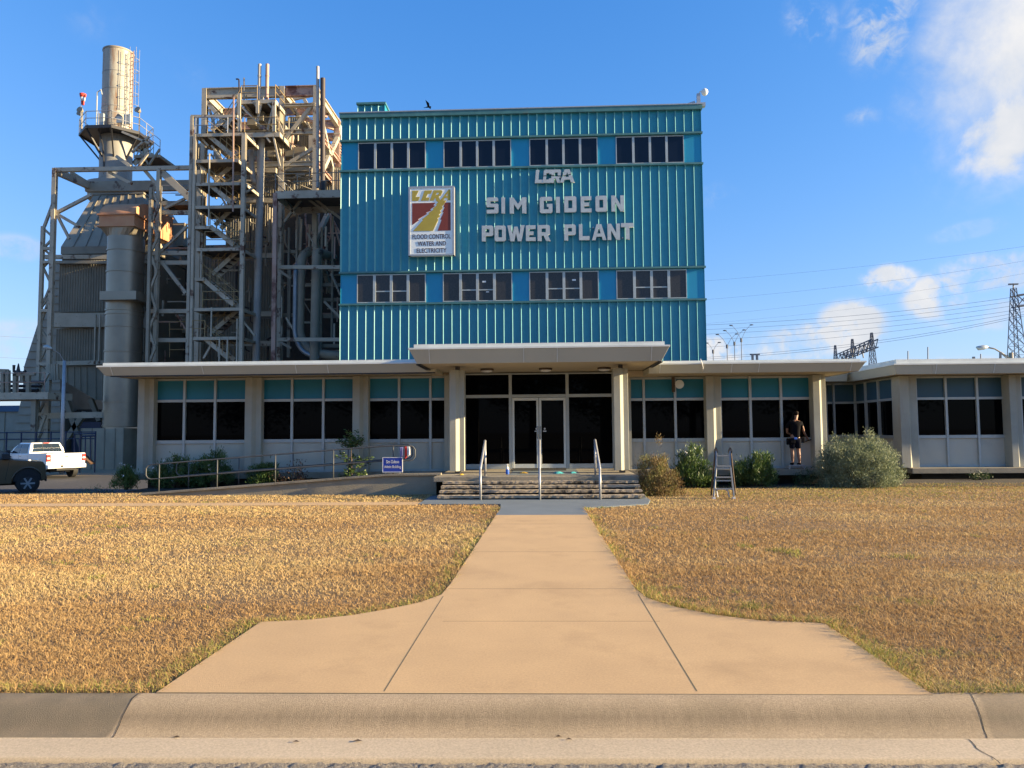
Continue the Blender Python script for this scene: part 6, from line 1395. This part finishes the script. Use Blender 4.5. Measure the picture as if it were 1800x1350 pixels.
        for xx in (-.85, .10, 1.15): m.box(xx-.006, xx+.006, s*.989, s*.992, .55, 1.28)
        m.build('door_seam', 'black_rubber', t)
    MB().box(-3.05, -2.87, -.97, .97, .56, .76).build('rear_bumper', 'chrome' if paint == 'truck_dark' else 'truck_white', t, bevel=.02)
    MB().box(-3.056, -3.051, -.16, .16, .60, .74).build('licence_plate', 'plastic_white', t)
    MB().box(-3.057, -3.051, .22, .34, .60, .72).build('bumper_step', 'black_rubber', t)
    MB().box(-2.98, -2.75, -.5, .5, .44, .555).build('hitch', 'black_rubber', t)
    MB().box(2.86, 3.04, -.97, .97, .46, .68).build('front_bumper', 'dark_iron' if paint == 'truck_dark' else 'chrome', t, bevel=.03)
    MB().box(2.90, 2.945, -.66, .66, .70, 1.06).build('grille', 'dark_iron', t, bevel=.01)
    t.location = loc; t.rotation_euler = (0, 0, heading); return t
q = P(115, 845, 38.5)
pickup('pickup_truck', 'white crew cab pickup parked on the driveway with its tailgate towards the camera', (q.x-2.5, 39.95, -.775), math.radians(150), 'truck_white')
q = P(44, 860, 28.5)
dk = pickup('pickup_truck', 'dark brown pickup entering from the left edge with its nose to the right', (P(43, 855, 29).x-1.90*math.cos(math.radians(38))-.35, 29.2-1.90*math.sin(math.radians(38))+.4, -.775), math.radians(38), 'truck_dark')
for o in [dk]+list(dk.children_recursive):
    if o.type == 'MESH':
        for v in o.data.vertices:
            if v.co.x > 2.33: v.co.x = 2.33+(v.co.x-2.33)*.30
            if v.co.z > .95: v.co.z = .95+(v.co.z-.95)*1.22
            if 1.1 < v.co.x < 1.5 and v.co.z > 1.25: v.co.x += .12
# timber ramp and wheel chocks behind the white pickup
m = MB(); a, b = P(146, 800, 41), P(163, 815, 41); m.beam(a, b, .5, .08); tag(m.build('plank', 'wood_stake'), 'brown plank leaning behind the white pickup', 'plank')

# ------------------------------------------------------------------ POWER LINES AND MASTS ON THE RIGHT
def lattice(par, cx_, Y, z0, z1, w0, w1, n, r_=.10, mt='tower_steel'):
    m = MB(); zz_ = [z0+(z1-z0)*(1-(1-i/n)**1.15) for i in range(n+1)]
    def wd_(z): return (w0+(w1-w0)*(z-z0)/(z1-z0))/2
    for sx in (-1, 1):
        for sy in (-1, 1): m.beam((cx_+sx*wd_(z0), Y+sy*wd_(z0), z0), (cx_+sx*wd_(z1), Y+sy*wd_(z1), z1), r_*1.5)
    for i in range(n):
        a, b = wd_(zz_[i]), wd_(zz_[i+1])
        for sy in (-1, 1):
            m.beam((cx_-a, Y+sy*a, zz_[i]), (cx_+b, Y+sy*b, zz_[i+1]), r_); m.beam((cx_+a, Y+sy*a, zz_[i]), (cx_-b, Y+sy*b, zz_[i+1]), r_); m.beam((cx_-b, Y+sy*b, zz_[i+1]), (cx_+b, Y+sy*b, zz_[i+1]), r_)
        for sx in (-1, 1): m.beam((cx_+sx*a, Y-a, zz_[i]), (cx_+sx*b, Y+b, zz_[i+1]), r_)
    return m.build('lattice_mast', mt, par)
YT = 150
t0 = P(1781, 498, YT); tz = t0.z
tp1 = thing('transmission_tower', 'tall lattice transmission tower with a cross beam at the right edge', 'power tower', (t0.x, YT, YG))
lattice(tp1, t0.x, YT, YG, tz-1, 4.2, .7, 16, .075); m = MB(); m.tube([(t0.x, YT, tz-1), (t0.x, YT, tz)], .12, 6); m.box(t0.x-.9, t0.x+.9, YT-.2, YT+.2, tz-.3, tz-.05); m.build('peak', 'tower_steel', tp1)
zb_ = P(1790, 520, YT).z; m = MB()
for dz, dy in ((0, -1), (-2.2, -1), (0, 1), (-2.2, 1)): m.beam((t0.x, YT+dy, zb_+dz), (t0.x+40, YT+dy, zb_+dz+8*.6), .22)
for i in range(20): m.beam((t0.x+i*2, YT-1, zb_-2.2+i*.24), (t0.x+i*2+2, YT-1, zb_+(i+1)*.24), .14); m.beam((t0.x+i*2, YT-1, zb_+i*.24), (t0.x+i*2+2, YT-1, zb_-2.2+(i+1)*.24), .14)
m.build('cross_beam', 'tower_steel', tp1)
YG2 = 190
gn = thing('substation_gantry', 'lattice substation gantry on three masts with a sloping truss beam', 'gantry', (P(1532, 640, YG2).x, YG2, YG))
tops = [(1532, 585, YG2), (1498, 596, YG2+22), (1468, 607, YG2+44)]
for px, py, Y in tops: q = P(px, py, Y); lattice(gn, q.x, Y, YG, q.z, 3.6, .4, 12, .085)
m = MB()
A = [P(1532, 602, YG2), P(1468, 629, YG2+44)]
for off in (Vector((0, 0, .8)), Vector((0, 0, -1.2)), Vector((1.6, 0, .8)), Vector((1.6, 0, -1.2))): m.beam(A[0]+off, A[1]+off, .25)
for i in range(18):
    a, b = A[0].lerp(A[1], i/18), A[0].lerp(A[1], (i+1)/18); s1, s2 = (.8, -1.2) if i % 2 else (-1.2, .8); m.beam(a+Vector((0, 0, s1)), b+Vector((0, 0, s2)), .16); m.beam(a+Vector((1.6, 0, s2)), b+Vector((1.6, 0, s1)), .16)
m.build('truss_beam', 'tower_steel', gn)
m = MB()
for px, py in ((1520, 604), (1526, 603), (1515, 613), (1500, 611), (1495, 612), (1510, 610), (1485, 620), (1490, 618)):
    a = P(px, py+2, YG2+10); b = P(px+(3 if px % 2 else -2), py+16, YG2+10); m.tube([a, b], .16, 6)
m.build('insulator', 'tower_steel', gn)
def wire(name, lab, pts, r_=.05):
    q = [P(*p) for p in pts]; a, b = q[0], q[-1]; k = 24; sag = pts[1][3] if len(pts[1]) > 3 else 0; out_ = []
    for i in range(k+1):
        u = i/k; p_ = a.lerp(b, u); p_.z -= 4*sag*u*(1-u); out_.append(p_)
    m = MB(); m.tube(out_, r_, 4); tag(m.build(name, 'cable'), lab, 'power line', 'power lines crossing the sky')
def wire2(lab, x0, y0, x1, y1, ym, r_=.05, Y0=150, Y1=185, Yx=None):
    a = P(x0, y0, Y0); b = P(x1, y1, Y1); mid = P((x0+x1)/2, ym, (Y0*Y1*2)/(Y0+Y1)); c_ = mid*2-(a+b)*.5; out_ = []
    for i in range(29): u = i/28; out_.append(a*(1-u)**2+c_*2*u*(1-u)+b*u*u)
    m = MB(); m.tube(out_, r_, 4); tag(m.build('power_line', 'cable'), lab, 'power line', 'power lines crossing the sky')
wn = ['highest faint power line crossing the sky at right', 'second faint power line from the top', 'third faint power line from the top', 'fourth faint power line from the top', 'top line of the darker bundle at the tower', 'second line of the darker bundle', 'third line of the darker bundle', 'fourth line of the darker bundle',
      'fifth line of the darker bundle', 'upper of the two lines running down to the gantry', 'lower of the two lines running down to the gantry']
for i, (y0, y1, ym, r_) in enumerate(((431, 495, 468, .016), (456, 528, 499, .016), (478, 556, 524, .014), (494, 570, 540, .012), (517, 572, 553, .030), (524, 580, 561, .026), (532, 588, 569, .026), (540, 598, 578, .026), (545, 611, 588, .026), (549, 629, 602, .03), (552, 632, 606, .03))):
    wire2(wn[i], 1815, y0, 1225, y1, ym, r_)
for i, (y0, y1) in enumerate(((545, 553), (551, 559), (570, 578))): pass
wire2('faint line on the left horizon, upper', -20, 590, 60, 594, 592, .03); wire2('faint line on the left horizon, lower', -20, 627, 48, 631, 629, .03)
def gull(px, py0, pyj, hw, pyt, lab):
    Y = 120; b = P(px, py0, Y); j = P(px, pyj, Y); t = thing('gullwing_mast', lab, 'lighting mast', (b.x, Y, YG), 'masts with two curved arms behind the low roof')
    m = MB(); m.tube([(b.x, Y, YG), j], .055, 8); m.tube([j+Vector((0, 0, -.4)), j+Vector((0, 0, .2))], .18, 8); m.build('pole', 'tower_steel', t)
    for s in (-1, 1):
        e = P(px+s*hw, pyt+(0 if s > 0 else 1), Y); m = MB(); m.tube([j, Vector((j.x+(e.x-j.x)*.40, Y, j.z+(e.z-j.z)*.58)), Vector((j.x+(e.x-j.x)*.8, Y, j.z+(e.z-j.z)*.92)), e], .03, 6); m.build('arm', 'tower_steel', t)
        m = MB(); m.tube([e+Vector((-.28, 0, 0)), e, e+Vector((.28, 0, 0))], [.06, .11, .06], 8); m.build('lamp', 'tower_steel', t)
for px, pyj, hw, pyt, lab in ((1253.5, 617, 11, 602, 'leftmost and lowest mast with two curved arms, nearest the teal tower'), (1278, 608, 17, 587, 'second mast from the teal tower with two curved arms'), (1291, 603, 17, 580, 'third mast from the teal tower, thin pole and curved arms'), (1303, 597, 18, 571, 'tallest mast with two curved arms, farthest from the teal tower')):
    gull(px, 640, pyj, hw, pyt, lab)
Yv = 27.5; q0 = P(1722, 612, 34); q1 = P(1770, 627, 34); r = thing('street_lamp', 'cobra head street lamp on a curved arm above the right wing roof', 'street lamp', (P(1777, 640, 34).x, 34, YG))
m = MB(); m.tube([Vector((P(1777, 640, 34).x, 34, YG)), P(1777, 620, 34)], .09, 8); m.build('pole', 'steel_gray', r, smooth=True)
m = MB(); m.tube([P(1777, 631, 34), P(1760, 620, 34), P(1748, 613, 34), P(1734, 610.5, 34)], .035, 8); m.tube([P(1777, 636, 34), P(1757, 619, 34)], .02, 6); m.build('arm', 'steel_gray', r, smooth=True)
m = MB(); m.tube([P(1736, 610, 34), P(1729, 610.5, 34), P(1720, 612, 34), P(1716, 610, 34)], [.05, .11, .10, .03], 12); m.build('lamp_head', 'aluminium', r, smooth=True)
m = MB(); b = P(1758.5, 632, 28.5); m.beam(b, P(1758.5, 619, 28.5), .06); tag(m.build('roof_vent', 'tower_steel'), 'thin vent pipe on the right wing roof beside the street lamp', 'vent')
for px, a, lab in ((1331, 622, 'small dark vent pair on the low roof, right of the teal tower'), (1712, 627, 'tiny vent stub on the right wing roof')):
    b = P(px, 640, 27); tpz = P(px, a, 27).z; m = MB(); m.beam(Vector((b.x, 27, 3.40)), Vector((b.x, 27, tpz)), .07)
    if px == 1331: m.beam(Vector((b.x-.16, 27, 3.40)), Vector((b.x-.16, 27, tpz)), .07); m.beam(Vector((b.x-.25, 27, tpz-.02)), Vector((b.x+.1, 27, tpz-.02)), .05)
    tag(m.build('roof_vent', 'tower_steel'), lab, 'vent')
for px, a in ((1596, 617), (1631, 610), (1724, 622)):
    m = MB(); m.tube([P(px, 650, 90), P(px, a, 90)], .06, 6); tag(m.build('far_pole', 'tower_steel'), {1596: 'short thin pole behind the left end of the right wing roof', 1631: 'taller thin pole behind the right wing roof', 1724: 'thin pole behind the roof under the street lamp head'}[px], 'pole')
# bird over the tower
bc = P(753, 188, 38); br = thing('bird', 'dark bird flying just above the teal roof edge', 'bird', bc)
bd = [(bc.x-.30, bc.y, bc.z-.05, .02), (bc.x-.15, bc.y, bc.z-.02, .05), (bc.x+.02, bc.y, bc.z, .08), (bc.x+.17, bc.y, bc.z+.02, .05), (bc.x+.25, bc.y, bc.z+.03, .022), (bc.x-.40, bc.y, bc.z-.07, .03)]
BK = .62
bd = [(bc.x+(a-bc.x)*BK, b, bc.z+(c_-bc.z)*BK, d*BK) for a, b, c_, d in bd]
skin('body', bd, [(0, 1), (1, 2), (2, 3), (3, 4), (0, 5)], 'black_cloth', br, 1)
for s in (-1, 1):
    m = MB(); r0, r1, w1_, w2_ = [bc+(q-bc)*BK for q in (Vector((bc.x-.08, bc.y+.03*s, bc.z+.04)), Vector((bc.x+.10, bc.y+.03*s, bc.z+.04)), Vector((bc.x-.02+(.12 if s < 0 else .22), bc.y+.22*s, bc.z+(.22 if s < 0 else .06))), Vector((bc.x-.14-(.05 if s < 0 else -.25), bc.y+.45*s, bc.z+(.42 if s < 0 else .0))))]
    m.add([r0, r1, w1_, w2_, r0+Vector((0, 0, .012)), r1+Vector((0, 0, .012)), w1_+Vector((0, 0, .01)), w2_+Vector((0, 0, .006))], [(0, 1, 2, 3), (7, 6, 5, 4), (0, 4, 5, 1), (1, 5, 6, 2), (2, 6, 7, 3), (3, 7, 4, 0)]); m.build('wing', 'black_cloth', br)
